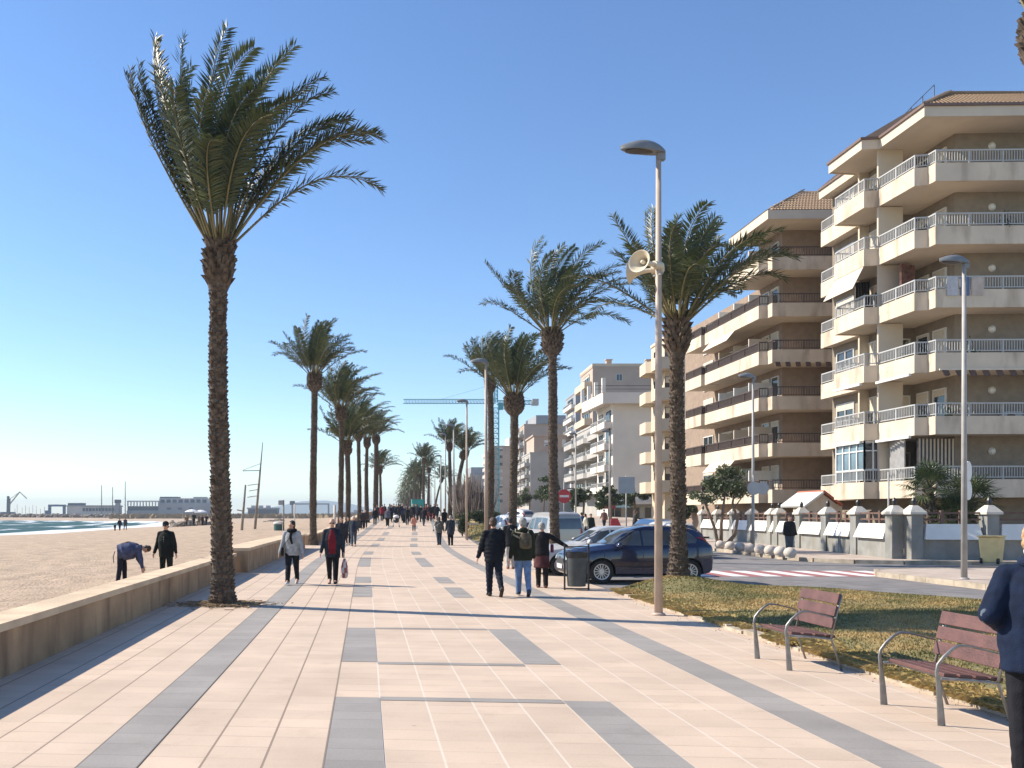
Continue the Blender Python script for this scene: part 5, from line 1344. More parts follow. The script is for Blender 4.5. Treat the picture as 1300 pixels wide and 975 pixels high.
b = MB(); z0, z1 = pz(650,d)-gz(d)-.3, pz(634,d)-gz(d); b.box(-.7,-.6,0,.7,.6,z0); b.build('stand', m_signb, t); b = MB(); b.box(-.85,-.8,z0,.85,.8,z1); b.build('teal_panel', mat('teal_panel', (.02,.28,.27), .5, .1, 1), t)
t = thing('red_stand', (px(781,66), 66, gz(66)), 'bright red stand between the street trees before the white building', 'display stand')
b = MB(); b.box(-.42,-.3,0,.42,.3,.55); b.build('base', m_signr, t); b = MB(); b.add([(-.42,-.2,.56),(.42,-.2,.56),(.2,.0,1.2),(-.3,.0,1.2)], [(0,1,2,3)]); o = b.build('backboard', m_signr, t); o.modifiers.new('s','SOLIDIFY').thickness = .1

# ---------------------------------------------------------------- tower crane
m_crane = mat('crane_teal', (.05,.27,.33), .5, .1, 2)
d = 240; cxr = px(629.5, d); t = thing('tower_crane', (cxr, d, 0), 'teal tower crane with its long arm stretched over the far palms', 'crane')
def lattice(b, p, q, w, seg, tw=.09):
    p, q = Vector(p), Vector(q); dd = (q-p).normalized(); a = dd.cross(Vector((0,1,0)) if abs(dd.y) < .9 else Vector((1,0,0))).normalized(); c = dd.cross(a)
    ch = [(a*s1+c*s2)*w/2 for s1, s2 in ((-1,-1),(1,-1),(1,1),(-1,1))]
    for o in ch: b.bar(p+o, q+o, tw*1.5)
    for k in range(seg):
        u, v = p+(q-p)*k/seg, p+(q-p)*(k+1)/seg
        for i in range(4):
            A_, B_ = ch[i], ch[(i+1)%4]; b.bar(u+A_, v+B_, tw); b.bar(v+A_, v+B_, tw)
zj = pz(511, d); zt = pz(487, d)
b = MB(); lattice(b, (0,0,0), (0,0,zj-1.5), 1.5, 22, .11); b.build('mast', m_crane, t)
b = MB(); lattice(b, (px(512,d)-cxr,0,zj+.3), (px(629,d)-cxr,0,zj+.3), 1.1, 30, .07); b.build('jib', mat('crane_jib_pale', (.16,.38,.43), .5, .1, 2), t)
b = MB(); lattice(b, (.3,0,zj), (px(682,d)-cxr,0,zj), 1.0, 10, .09); b.build('counter_jib', m_crane, t)
b = MB(); b.box(px(675,d)-cxr,-1,zj-.8,px(683,d)-cxr,1,zj+.9); b.build('counterweight', m_greyb, t)
b = MB(); lattice(b, (0,0,zj), (0,0,zt), .9, 5, .1); b.box(.6,-.7,zj-2,2,.7,zj-.1); b.build('cab_and_head', m_crane, t)
b = MB(); b.bar((0,0,zt),(px(560,d)-cxr,0,zj+.9),.05); b.bar((0,0,zt),(px(676,d)-cxr,0,zj+.5),.05); b.build('tie_bars', m_crane, t)

# ---------------------------------------------------------------- beach furniture and port
m_polew = mat('weathered_pole', (.26,.24,.21), .7, .2, 3)
d = 80; X = px(323, d); t = thing('leaning_mast', (X, d, -.1), 'tall leaning mast with three cross arms on the beach by the big palm', 'mast', 'leaning masts on the beach')
b = MB(); top = Vector((px(333.5,d)-X, 0, pz(560,d))); b.tube([(0,0,0), top*.6, top], [.13,.10,.035], 10); b.build('pole', m_polew, t, True)
for yi, xa in ((596,309),(613,315),(620,317),(628,315)):
    z = pz(yi, d); f = z/top.z; p = Vector((top.x*f,0,z)); b = MB(); b.bar(p, (px(xa,d)-X, -.4, z-.15 if yi > 600 else z-.05), .3 if yi == 596 else .12, .06); b.build('cross_arm', m_polew, t)
b = MB(); b.bar((px(309,d)-X,-.4,pz(596,d)),(top.x*.75,0,pz(587,d)),.04); b.build('stay', m_polew, t)
d = 78; X = px(306.5, d); t = thing('leaning_mast', (X, d, -.1), 'shorter leaning pole left of the mast with cross arms', 'mast', 'leaning masts on the beach')
b = MB(); b.tube([(0,0,0),(px(311.5,d)-X,0,pz(614,d))], [.13,.09], 10); b.build('pole', m_polew, t, True); b = MB(); b.bar((.1,0,2.2),(-.4,0,2.3),.1); b.build('cross_arm', m_polew, t)
d = 76; X = px(360, d); t = thing('info_sign', (X, d, -.05), 'beach notice board on a pole beside a green bin', 'sign'); b = MB(); b.tube([(0,0,0),(0,0,pz(635,d))], .07, 8); b.build('post', m_polew, t, True); b = MB(); b.box(-.45,-.06,pz(640.5,d),.02,.04,pz(634.5,d)); b.box(-.08,-.05,pz(634.5,d),.09,.05,pz(634,d)); b.build('board', m_signb, t)
m_green = mat('beach_bin_green', (.04,.11,.10), .6, .15, 5)
X = px(353, d); t = thing('beach_bin', (X, d, -.05), 'dark green bin on the sand beside the notice board', 'litter bin'); b = MB(); b.lathe([(.32,0),(.36,.05),(.38,1.05),(.34,1.06)], n=16); b.build('barrel', m_green, t); b = MB(); b.lathe([(.40,1.0),(.41,1.12),(.3,1.2),(.05,1.22)], n=16); b.build('lid', m_frame, t)
for i, (xi, d) in enumerate(((425,70),(374,95))):
    t = thing('beach_post', (px(xi,d), d, -.05), ['pale post at the beach wall before the third left palm','thin post on the sand right of the notice board'][i], 'post'); b = MB(); b.tube([(0,0,0),(0,0,2.6+i*.4)], .1-.03*i, 8); b.build('post', m_cap, t, True); b = MB(); b.lathe([(.12,0),(.12,.1)], n=8); b.build('foot', m_stonegrey, t)
m_rock = mat('rock', (.22,.175,.13), .95, .35, .6, bump=.6, bscale=3)
def rocks(name, label, n, fn, seed):
    rr = random.Random(seed); b = MB()
    for i in range(n):
        p, r = fn(rr); k = len(b.v); b.ball(p, (r*rr.uniform(.8,1.3), r*rr.uniform(.8,1.3), r*rr.uniform(.5,.9)), 7, rot=Matrix.Rotation(rr.uniform(0,6), 3, 'Z') @ Matrix.Rotation(rr.uniform(-.5,.5), 3, 'X'))
        for j in range(k, len(b.v)):
            v = Vector(b.v[j]); v += Vector((1,1,1))*r*.45*noise.noise(v*2.2/r); b.v[j] = tuple(v)
    return tag(b.build(name, m_rock), label, 'rocks', kind='stuff')
def br(rr):
    u = rr.random(); xi = -60+u*215; d = 560-u*90+rr.uniform(-10,10); return (px(xi,d), d, rr.uniform(-1.2, 1.5)), rr.uniform(.6,1.3)
rocks('breakwater_rocks', 'rough stone breakwater across the mouth of the bay', 1300, br, 3)
def br2(rr):
    xi = rr.uniform(218,300) if rr.random() < .5 else rr.uniform(318,362); d = rr.uniform(125,150); return (px(xi,d), d, rr.uniform(-.4,.5)), rr.uniform(.3,.9)
rocks('beach_rocks', 'scattered dark rocks on the beach behind the big palm', 90, br2, 5)
m_dune = mat('dune_scrub', (.30,.225,.13), .95, .2, .2)
rr = random.Random(9); b = MB()
for i in range(5200):
    xi = rr.uniform(140,470); d = rr.uniform(400,640); r = rr.uniform(.6,1.4); p = Vector((px(xi,d), d, .4+rr.random()*1.0)); a = rr.uniform(0,3.1)
    b.add([p+Vector((math.cos(a)*r*1.6,math.sin(a)*r,-1.2)), p+Vector((-math.cos(a)*r*1.6,-math.sin(a)*r,-1.2)), p+Vector((rr.uniform(-.6,.6),0,r*.9))], [(0,1,2)])
tag(b.build('dune_scrub', m_dune), 'low brown scrub along the back of the beach', 'scrub', kind='stuff')
m_port = mat('port_concrete', (.27,.28,.29), .8, .1, .05)
m_portd = mat('port_dark', (.08,.095,.115), .7, .2, .05)
m_portb = mat('port_pale', (.46,.45,.43), .8, .1, .05)
d = 700
def pb_(t, name, xi0, xi1, y0, y1, dd, m, dep=20):
    b = MB(); b.box(px(xi0,d)-t.location.x, dd-t.location.y, pz(y1,d), px(xi1,d)-t.location.x, dd+dep-t.location.y, pz(y0,d)); return b.build(name, m, t)
t = thing('port_hall', (px(230,d), d, 0), 'long grey port building with roof plant right of the dark-jacketed man', 'port building')
pb_(t,'wall',201,267,639,655,d,m_port); pb_(t,'upper_floor',201,266,632.5,639,d+3,m_portb,15)
for i in range(8): pb_(t,'window',203+i*7.6,208+i*7.6,634,638,d+2.6,m_portd,.5)
pb_(t,'roof_plant',201,225,630.5,632.5,d+5,m_portd,8); pb_(t,'roof_plant',244,260,630.8,632.5,d+5,m_port,8)
for i in range(3): pb_(t,'window',212+i*14,217+i*14,644.5,647,d-.4,m_portd,.5)
t = thing('port_colonnade', (px(180,d), d, 0), 'open colonnade of pillars in the port left of the long grey building', 'port building')
pb_(t,'roof_beam',161,201,635.6,637,d,m_portb,8)
for i in range(11): pb_(t,'pillar',161.5+i*3.9,162.3+i*3.9,637,643,d,m_portb,2)
pb_(t,'hall',160,201,642.5,655,d+4,m_portd); pb_(t,'front_band',160,201,648,655,d+2,m_port,1.9)
t = thing('port_shed', (px(115,d), d, 0), 'low port shed with dark roof box between the gantry and the masts', 'port building')
pb_(t,'wall',85,146,643,655,d,m_portb); pb_(t,'roof_box',85,104,638.5,641.5,d+2,m_portd,8); pb_(t,'roof',84,147,641.5,643,d-1,m_port,22)
for i in range(10): pb_(t,'window',105+i*4.1,108+i*4.1,645,649,d-.4,m_portd,.5)
t = thing('port_tower', (px(151,d), d, 0), 'small dark control tower in the port', 'tower'); pb_(t,'shaft',149,153.5,637,655,d-6,m_port,5); pb_(t,'cabin',148.5,154,634.5,638.5,d-7,m_portd,7)
t = thing('boat_gantry', (px(70,d), d, 0), 'blue boat-lifting gantry frame at the left of the port', 'gantry'); mg = mat('gantry_blue', (.06,.12,.2), .6, .1, .1)
pb_(t,'cross_beam',61,82,640.5,643,d,mg,3); pb_(t,'leg',61,63.5,643,655,d,mg,3); pb_(t,'leg',79.5,82,643,655,d,mg,3); pb_(t,'side_box',57,61,648,655,d,mg,3)
t = thing('harbour_crane', (px(11,d), d, 0), 'harbour crane with bent jib at the far left', 'crane'); b = MB()
P = lambda xi, yi: (px(xi,d)-px(11,d), 0, pz(yi,d))
b.bar(P(10.5,655),P(11,633),2.2); b.bar(P(11,633),P(10,630),1.6); b.build('tower', m_portd, t); b = MB(); b.bar(P(12.5,640),P(25,624.5),.8); b.bar(P(25,624.5),P(34,633),.6); b.bar(P(12,634),P(25,624.5),.3); b.build('jib', m_port, t)
pb_(t,'base',0,16,650,656,d,m_portd,6)
for xi, yt, lb in ((129,616,'tallest-left yacht mast of three rising over the port'),(143,618.5,'thin middle yacht mast over the port'),(159,611,'tall right yacht mast beside the colonnade')):
    t = thing('yacht_mast', (px(xi,d-10), d-10, 0), lb, 'mast', 'yacht masts in the port'); b = MB(); b.tube([(0,0,0),(0,0,pz(yt,d-10))], [.45,.25], 6); b.build('pole', m_portd, t); b = MB(); b.ball((0,0,.6),(1.6,5,1.2),10); b.build('hull', m_portb, t)
rr = random.Random(2)
for i in range(9):
    xi = 18+i*4.7+rr.uniform(-1,1); t = thing('yacht_mast', (px(xi,d-5), d-5, 0), 'fine small mast in the marina between harbour crane and gantry', 'mast', 'fine masts of the marina'); b = MB(); b.tube([(0,0,0),(0,0,pz(643+rr.uniform(-3,3),d))], .16, 5); b.build('pole', m_port, t); b = MB(); b.ball((0,0,.5),(1.2,4,1.0),8); b.build('hull', m_portb, t)
for xi, x1, yt, lb in ((306,345,644,'dark low port sheds right of the leaning mast'),(424,462,650,'low far sheds seen between the left palm trunks')):
    t = thing('port_shed', (px(xi,d), d+40, 0), lb, 'port building'); pb_(t,'wall',xi,x1,yt+2,655,d+40,m_portd); pb_(t,'roof',xi-1,x1+1,yt,yt+2,d+39,m_port,22)
    for i in range(3): pb_(t,'roof_box',xi+4+i*10,xi+9+i*10,yt-3,yt,d+42,m_portb,8)
t = thing('port_gantry', (px(395,d), d, 0), 'long pale travelling gantry beam on legs behind the second left palm', 'gantry')
pb_(t,'beam',370,418,639,640.6,d,m_port,4)
for xi in (370,394,416): pb_(t,'leg',xi,xi+2,640.6,655,d,m_port,3)
pb_(t,'cabin',368,374,636,641,d-1,m_portd,5)
# distant hills
m_hill = mat('hill_scrub', (.13,.15,.13), .95, .15, .004)
b = MB(); n = 90; k = 10
for j in range(k+1):
    for i in range(n+1):
        x = -3600+i*62; u = i/n; v = j/k
        hgt = (-30+100*math.exp(-((x+250)/330)**2) + 20*noise.noise(Vector((u*9, 3, v*2))) + 9*noise.noise(Vector((u*34, 7, v*5))))
        b.v.append((x, 3600+v*700, -4 + max(0,hgt)*math.sin(min(1, v*1.25)*math.pi/2)*.95))
for j in range(k):
    for i in range(n): b.f.append((j*(n+1)+i, j*(n+1)+i+1, (j+1)*(n+1)+i+1, (j+1)*(n+1)+i)); b.m.append(0)
struct(b.build('distant_hills', m_hill, smooth=True))
# ---------------------------------------------------------------- people
m_skin = mat('skin', (.52,.30,.21), .5, .06, 6)
SKM = {}
def cloth(c, r=.85):
    k = tuple(round(v,3) for v in c)
    if k not in SKM: SKM[k] = mat('cloth_%d' % len(SKM), c, r, .22, 9, bump=.3, bscale=120, spec=.18)
    return SKM[k]
HAIR = dict(black=(.012,.01,.009), brown=(.06,.032,.018), grey=(.30,.29,.27), white=(.55,.53,.5), blond=(.46,.27,.13))
def joints(H, P):
    """joint positions in a figure frame: faces +Y, right hand at +X, feet on z=0"""
    J = {}; lean = R(P.get('lean',3)); tw = R(P.get('twist',0))
    hip = Vector((0,0,0)); lo = 1e9
    for s, k in ((1,'r'),(-1,'l')):
        a, b = [R(v) for v in P.get('leg_'+k, (0,0))]; sp = P.get('spread',.0)
        h = Vector((s*.052*H, 0, 0)); kn = h+Vector((s*sp*.4*H, math.sin(a), -math.cos(a)))*1.0*Vector((1,1,1)).length/math.sqrt(3)*.235*H if False else h+Vector((s*sp*.4, math.sin(a), -math.cos(a))).normalized()*.235*H
        an = kn+Vector((s*sp*.3, math.sin(a-b), -math.cos(a-b))).normalized()*.225*H
        J['hip'+k], J['kn'+k], J['an'+k] = h, kn, an
        fp = R(P.get('foot_'+k, 0)); J['fp'+k] = fp
        lo = min(lo, an.z-.043*H - max(0, -math.sin(fp))*.09*H - (max(0, math.sin(fp))*.03*H))
    up = Vector((0, math.sin(lean), math.cos(lean))); fw = Vector((0, math.cos(lean), -math.sin(lean)))
    rt = Vector((math.cos(tw), math.sin(tw)*math.cos(lean), 0)).normalized()
    J['up'], J['fw'], J['rt'] = up, fw, rt
    J['pel'] = hip.copy(); J['waist'] = up*.10*H; J['chest'] = up*.22*H + fw*.012*H; J['sh'] = up*.300*H; 
    nl = R(P.get('neck', 5))+lean*P.get('neckf',1); nu = Vector((0, math.sin(nl), math.cos(nl)))
    J['nb'] = up*.325*H; J['hd'] = J['nb']+nu*.093*H; J['nu'] = nu
    hy = R(P.get('head_yaw',0)); hf = Vector((-math.sin(hy), math.cos(hy), 0)); hf = (hf-nu*hf.dot(nu)*.999).normalized(); 
    if abs(nl) > R(60): hf = (Vector((0, math.cos(nl), -math.sin(nl)))).normalized()
    J['hf'] = hf; J['hr'] = hf.cross(nu)
    shw = P.get('shw',.100)
    for s, k in ((1,'r'),(-1,'l')):
        a, ab, eb, ei = P.get('arm_'+k, (5,8,12,0)); a, ab, eb, ei = map(R, (a,ab,eb,ei))
        sh = J['sh']+rt*s*shw*H-up*.012*H
        # arms hang from the vertical, not the leaning trunk
        u = Vector((s*math.sin(ab), math.sin(a)*math.cos(ab), -math.cos(a)*math.cos(ab)))
        el = sh+u*.175*H
        f = Vector((s*math.sin(ab-ei), math.sin(a+eb)*math.cos(ab-ei), -math.cos(a+eb)*math.cos(ab-ei)))
        wr = el+f*.150*H
        J['sh'+k], J['el'+k], J['wr'+k], J['fa'+k] = sh, el, wr, f
    for k in list(J):
        if isinstance(J[k], Vector) and k not in ('up','fw','rt','nu','hf','hr','far','fal'): J[k] = J[k]-Vector((0,0,lo))
    return J
def torso(b, J, H, secs, n=18):             # secs: (frac up trunk, half width, half depth, forward shift)
    rings = []
    for t, w, d, s in secs:
        c = J['pel']+J['up']*t*H+J['fw']*s*H; k = max(0,min(1,(t)/.3)); rt = (Vector((1,0,0))*(1-k)+J['rt']*k).normalized()
        rings.append((c, rt*w*H, J['fw']*d*H))
    b.loft(rings, n)
def person(x, y, z, face, H_,  label, P, group=None, voxel=.016, up=None, top=None, legs=(.02,.02,.022), hair='black', shoes=(.02,.018,.018), hem=-.06, bulk=1.0, skin=None,
           long_hair=False, hat=None, extra=None, glasses=False, skirt=None, bald=False, puffy=False, sleeve=1.0, scarf=None, inner=None):
    H = H_; z = z+gz(y) if group != 'people on the beach' else z
    t = thing('person', (x,y,z), label, 'person', group, R(face)); J = joints(H, P); near = voxel < .012
    g = P.get('girth',1.0)*bulk
    # --- body
    b = MB()
    torso(b, J, H, [(-.045,.04,.04,0),(-.03,.082,.058,0),(.02,.092,.064,-.004),(.09,.078*g,.056*g,.004),(.16,.088*g,.062*g,.008),(.24,.100,.062,.006),(.30,.09,.05,-.002),(.325,.05,.036,-.004)])
    b.caps(J['nb']-J['nu']*.02*H, J['hd']-J['nu']*.03*H, .036*H, .031*H)
    for k, s in (('r',1),('l',-1)):
        b.caps(J['hip'+k], J['kn'+k], .048*H, .031*H); b.caps(J['kn'+k], J['an'+k], .031*H, .019*H)
        b.caps(J['an'+k], J['an'+k]+Vector((0,.09*H*math.cos(J['fp'+k]),.09*H*math.sin(J['fp'+k])-.02*H)), .022*H, .016*H)
        b.caps(J['nb']-J['up']*.012*H, J['sh'+k], .026*H, .030*H); b.caps(J['sh'+k], J['el'+k], .030*H, .023*H); b.caps(J['el'+k], J['wr'+k], .023*H, .0155*H)
        f = J['fa'+k]; sd = Vector((1,0,0)); th = (Vector((0,1,0))-f*f.y).normalized() if abs(f.y) < .95 else Vector((0,0,1)); pn = f.cross(th).normalized()
        w = J['wr'+k]; pc = w+f*.045*H
        b.loft([(w-f*.008*H, th*.016*H, pn*.012*H),(w+f*.02*H, th*.023*H, pn*.012*H),(w+f*.05*H, th*.024*H, pn*.010*H),(w+f*.056*H, th*.02*H, pn*.008*H)], 10)
        inw = pn*(-s if pn.x*1 > 0 else s)
        for q, (o, l) in enumerate(((-.0175,.036),(-.006,.044),(.006,.046),(.0175,.040))):
            p0 = w+f*.048*H+th*o*H; p1 = p0+(f*.85+inw*.25).normalized()*l*.55*H; p2 = p1+(f*.6+inw*.7).normalized()*l*.5*H; r = .0054*H
            b.caps(p0, p1, r, r*.95, 7); b.caps(p1, p2, r*.95, r*.8, 7)
        p0 = w+f*.016*H+th*.016*H; p1 = p0+(f*.6+th*.75).normalized()*.028*H; p2 = p1+(f*.95+th*.15+inw*.3).normalized()*.024*H
        b.caps(p0, p1, .0075*H, .0065*H, 7); b.caps(p1, p2, .0065*H, .005*H, 7)
    hd, nu, hf, hr = J['hd'], J['nu'], J['hf'], J['hr']; rot = Matrix((hr, hf, nu)).transposed()
    b.ball(hd+nu*.014*H-hf*.004*H, (.044*H,.055*H,.052*H), 18, rot=rot); b.ball(hd-nu*.024*H+hf*.016*H, (.034*H,.036*H,.036*H), 14, rot=rot)
    b.caps(hd+nu*.010*H+hf*.050*H, hd-nu*.010*H+hf*.062*H, .006*H, .009*H, 7)
    b.ball(hd-nu*.028*H+hf*.048*H, (.016*H,.008*H,.006*H), 8, rot=rot)
    for s in (1,-1): b.ball(hd-nu*.0*H-hf*.002*H+hr*s*.045*H, (.006*H,.013*H,.019*H), 8, rot=rot); b.caps(hd+nu*.016*H+hf*.047*H+hr*s*.01*H, hd+nu*.015*H+hf*.042*H+hr*s*.028*H, .007*H, .006*H, 6)
    me = remesh(b, voxel*.62 if voxel < .02 else voxel, 2); sk = skin or m_skin; me.materials.append(sk); body = link('body', me, sk, t)
    if voxel < .02:
        e = MB()
        if glasses:
            for s in (1,-1): e.ball(hd+nu*.004*H+hf*.049*H+hr*s*.019*H, (.017*H,.008*H,.012*H), 10, rot=rot); e.bar(hd+nu*.006*H+hf*.045*H+hr*s*.036*H, hd+nu*.004*H-hf*.002*H+hr*s*.046*H, .006, .008)
            e.bar(hd+nu*.006*H+hf*.056*H-hr*.01*H, hd+nu*.006*H+hf*.056*H+hr*.01*H, .006); e.build('sunglasses', m_black, t, True)
        else:
            for s in (1,-1): e.ball(hd+nu*.003*H+hf*.0455*H+hr*s*.019*H, (.008*H,.006*H,.0045*H), 8, rot=rot)
            e.build('eyes', mat('eye_dark', (.03,.02,.015), .3, .1, 9), t, True)
    # --- hair or hat
    hb = MB()
    if hat:
        hb.ball(hd+nu*.030*H-hf*.003*H, (.051*H,.061*H,.045*H), 18, rot=rot)
        hb.ball(hd+nu*.022*H+hf*.055*H, (.036*H,.036*H,.006*H), 12, rot=rot) if hat[1] else None
        me = remesh(hb, max(voxel*.6,.006), 2); link('hat', me, cloth(hat[0]), t); hb = MB()
    hcol = mat('hair_'+hair, HAIR[hair], .6, .3, 30, bump=.6, bscale=160)
    if bald:
        hb.ball(hd-nu*.004*H-hf*.016*H, (.0475*H,.046*H,.036*H), 14, rot=rot)
    else:
        hb.ball(hd+nu*.022*H-hf*.012*H, (.0505*H,.056*H,.051*H), 18, rot=rot); hb.ball(hd-nu*.012*H-hf*.028*H, (.046*H,.034*H,.042*H), 14, rot=rot)
        if long_hair:
            for s in (1,-1): hb.caps(hd+hr*s*.038*H-hf*.008*H, hd+hr*s*.040*H-nu*.062*H-hf*.012*H, .018*H, .012*H)
            hb.caps(hd-hf*.03*H, hd-nu*.075*H-hf*.032*H, .036*H, .024*H)
    if not (hat and bald):
        link('hair', remesh(hb, max(voxel*.6,.007), 2, lambda c, n: c+n*.006*noise.noise(c*38) if near else c), hcol, t)
    def crease(c, n):
        a = .010 if near or voxel < .02 else .0
        k = noise.noise(c*Vector((7,7,3.4)).length/8.5*1.6)+.5*noise.noise(c*17)
        if puffy: k += 1.1*abs(math.sin(c.z*34+1.2*noise.noise(c*5)))-.6
        return c+n*a*k
    # --- trousers
    b = MB()
    if legs:
        torso(b, J, H, [(-.05,.05,.045,0),(-.03,.091,.066,0),(.02,.098,.07,-.006),(.08,.088*g,.064*g,0)])
        for k in 'rl':
            b.caps(J['hip'+k]+Vector((0,0,.01)), J['kn'+k], .061*H, .046*H); b.caps(J['kn'+k], J['an'+k]-(J['kn'+k]-J['an'+k]).normalized()*.012*H, .046*H, .036*H)
        me = remesh(b, voxel, 3, crease); link('trousers', me, cloth(legs), t)
    # --- shoes
    for k in 'rl':
        b = MB(); a = J['an'+k]; fp = J['fp'+k]; d = Vector((0, math.cos(fp), math.sin(fp))); u = Vector((0,-math.sin(fp),math.cos(fp)))
        b.caps(a-u*.018*H-d*.014*H, a-u*.02*H+d*.03*H, .026*H, .024*H); b.caps(a-u*.022*H+d*.03*H, a-u*.024*H+d*.095*H, .024*H, .018*H); b.obox(a-u*.037*H+d*.036*H, (.024*H,0,0), d*.072*H, u*.006*H); b.caps(a-u*.015*H, a+u*.02*H, .026*H, .026*H)
        link('shoe', remesh(b, max(voxel*.7,.009), 2), cloth(shoes, .6), t)
    # --- top
    if up:
        b = MB(); w = 1.0*g; o = P.get('loose',.012)
        secs = [(hem-.02,.100+o,.076+o,-.004),(hem+.03,.102+o,.078+o,-.004),(.04,.100*w+o,.072*w+o,0),(.10,.096*w+o,.070*w+o,.004),(.17,.098*w+o,.072*w+o,.008),(.24,.100+o*.8,.070+o*.8,.006),(.28,.096+o*.5,.060+o*.5,.002),(.312,.070,.048,-.002),(.335,.044,.042,-.002),(.348,.04,.038,0)]
        torso(b, J, H, secs, 22)
        for k in 'rl':
            wr = J['el'+k]+(J['wr'+k]-J['el'+k])*(sleeve if sleeve < 1 else .96)
            b.caps(J['nb']-J['up']*.016*H, J['sh'+k], .032*H, .036*H+o*H*.2); b.caps(J['sh'+k], J['el'+k], .036*H+o*H*.25, .033*H+o*.25*H); b.caps(J['el'+k], wr, .033*H+o*.25*H, .026*H)
        if P.get('hood'): b.ball(J['nb']-J['fw']*.045*H-J['up']*.005*H, (.06*H,.035*H,.04*H), 12)
        link(P.get('topname','jacket'), remesh(b, voxel, 3, crease), cloth(up), t)
    if inner:
        b = MB(); torso(b, J, H, [(tt, wd, .032, dd+ss-.024) for (tt,_w,dd,ss), wd in zip(secs[1:7], (.058,.064,.066,.066,.056,.044))]+[(.318,.034,.03,.022)], 14); link('jumper', remesh(b, voxel, 2, crease), cloth(inner), t)
    if scarf:
        b = MB(); c = J['nb']+J['up']*.008*H
        pts = [c+Vector((math.cos(a)*.055*H, math.sin(a)*.05*H+.006*H, -.008*H*math.sin(a))) for a in [i*math.pi/6 for i in range(13)]]
        b.tube(pts, .026*H, 10); b.caps(c+J['fw']*.05*H, c+J['fw']*.092*H-J['up']*.10*H+Vector((.012*H,0,0)), .024*H, .022*H); b.caps(c+J['fw']*.092*H-J['up']*.10*H+Vector((.012*H,0,0)), c+J['fw']*.098*H-J['up']*.19*H+Vector((-.01*H,0,0)), .022*H, .02*H)
        link('scarf', remesh(b, voxel, 2, crease), cloth(scarf), t)
    if skirt:
        b = MB(); col, zh = skirt; torso(b, J, H, [(zh,.125,.11,0),(zh+.06,.118,.10,0),(-.04,.106,.085,0),(.05,.09,.07,0)], 22); link('skirt', remesh(b, voxel, 2, crease), cloth(col), t)
    if extra: extra(t, J, H)
    return t, J
WALK = dict(leg_r=(18,4), leg_l=(-16,12), foot_l=-25, arm_r=(-14,9,14,0), arm_l=(16,9,22,0), lean=4)
WALK2 = dict(leg_l=(18,4), leg_r=(-16,12), foot_r=-25, arm_l=(-14,9,14,0), arm_r=(16,9,22,0), lean=4)
STAND = dict(leg_r=(2,2), leg_l=(-2,3), arm_r=(2,9,14,0), arm_l=(2,9,14,0), lean=2)
def D(base, **k): q = dict(base); q.update(k); return q
def strap_bag(side, col, drop=.02, strap=True):
    def f(t, J, H):
        c = J['hipr' if side > 0 else 'hipl']+Vector((side*.10*H, .03*H, drop*H)); b = MB(); b.loft([(c+Vector((0,0,z*H)), Vector((.025*H*k,0,0)), Vector((0,.07*H*k,0))) for z, k in ((-.07,.85),(-.06,1.0),(0,1.05),(.05,.95),(.055,.8))], 16)
        autosmooth(b.build('shoulder_bag', cloth(col, .5), t), 50)
        if strap:
            b = MB(); s2 = J['shl' if side > 0 else 'shr']; b.tube([c+Vector((0,.03*H,.05*H)), J['chest']+Vector((side*.05*H,.088*H,-.03*H)), J['chest']+Vector((-side*.03*H,.085*H,.07*H)), s2+Vector((side*.02*H,.02*H,.05*H)), J['chest']+Vector((0,-.09*H,.03*H)), c+Vector((0,-.05*H,.05*H))], .008, 6); b.build('strap', cloth(col, .5), t)
    return f
def carrier(side, cols, ln=.31):
    def f(t, J, H):
        w = J['wrr' if side > 0 else 'wrl']+J['far' if side > 0 else 'fal']*.07*H; b = MB(); n = 20
        rings = []
        for z, a, c in ((-.03,.018,.02),(-.08,.035,.05),(-.16,.052,.07),(-.24,.058,.075),(-ln,.045,.065),(-ln-.012,.02,.03)): rings.append((w+Vector((0,.01,z*H)), Vector((a*H,0,0)), Vector((0,c*H,0))))
        b.loft(rings, n)
        for i in range(len(b.m)): b.m[i] = (i//3) % 2
        b.build('carrier_bag', [cloth(c, .5) for c in cols], t, True)
        b = MB(); b.tube([w+Vector((0,.03,-.04*H)), w+Vector((0,.0,.0)), w+Vector((0,-.03,-.04*H))], .006, 6); b.build('bag_handle', cloth(cols[0], .5), t)
    return f
def backpack(col, strapc):
    def f(t, J, H):
        b = MB(); c = J['chest']+Vector((.02*H,-.112*H,-.015*H)); b.loft([(c+Vector((0,k*.0,z*H)), Vector((w*H,0,0)), Vector((0,d*H,0))) for z, w, d, k in ((-.115,.045,.03,0),(-.10,.075,.05,0),(-.02,.08,.055,0),(.05,.072,.045,0),(.085,.05,.03,0))], 18)
        autosmooth(b.build('backpack', cloth(col), t), 60); b = MB(); b.ball(c+Vector((0,-.05*H,-.05*H)), (.05*H,.02*H,.04*H), 12); b.build('pocket', cloth([v*.8 for v in col]), t, True)
        b = MB()
        b.tube([c+Vector((-.03*H,-.0,.08*H)), J['shl']+Vector((.0,-.05*H,.01*H)), J['shl']+Vector((.01*H,.0,.048*H)), J['chest']+Vector((-.08*H,.08*H,.03*H))], .016, 6); b.tube([c+Vector((.03*H,-.0,.08*H)), J['shr']+Vector((-.03*H,-.03*H,.04*H)), J['shr']+Vector((-.03*H,.02*H,.05*H)), J['chest']+Vector((.07*H,.08*H,.03*H))], .016, 6)
        b.bar(c+Vector((-.07*H,.0,.02*H)), J['shl']+Vector((-.03*H,-.06*H,-.02*H)), .03,.03)
        b.build('strap', cloth(strapc), t)
    return f
def multi(*fs):
    def f(t, J, H):
        for k in fs: k(t, J, H)
    return f
G1 = 'people walking on the promenade'
x, y = gp(371, 742)
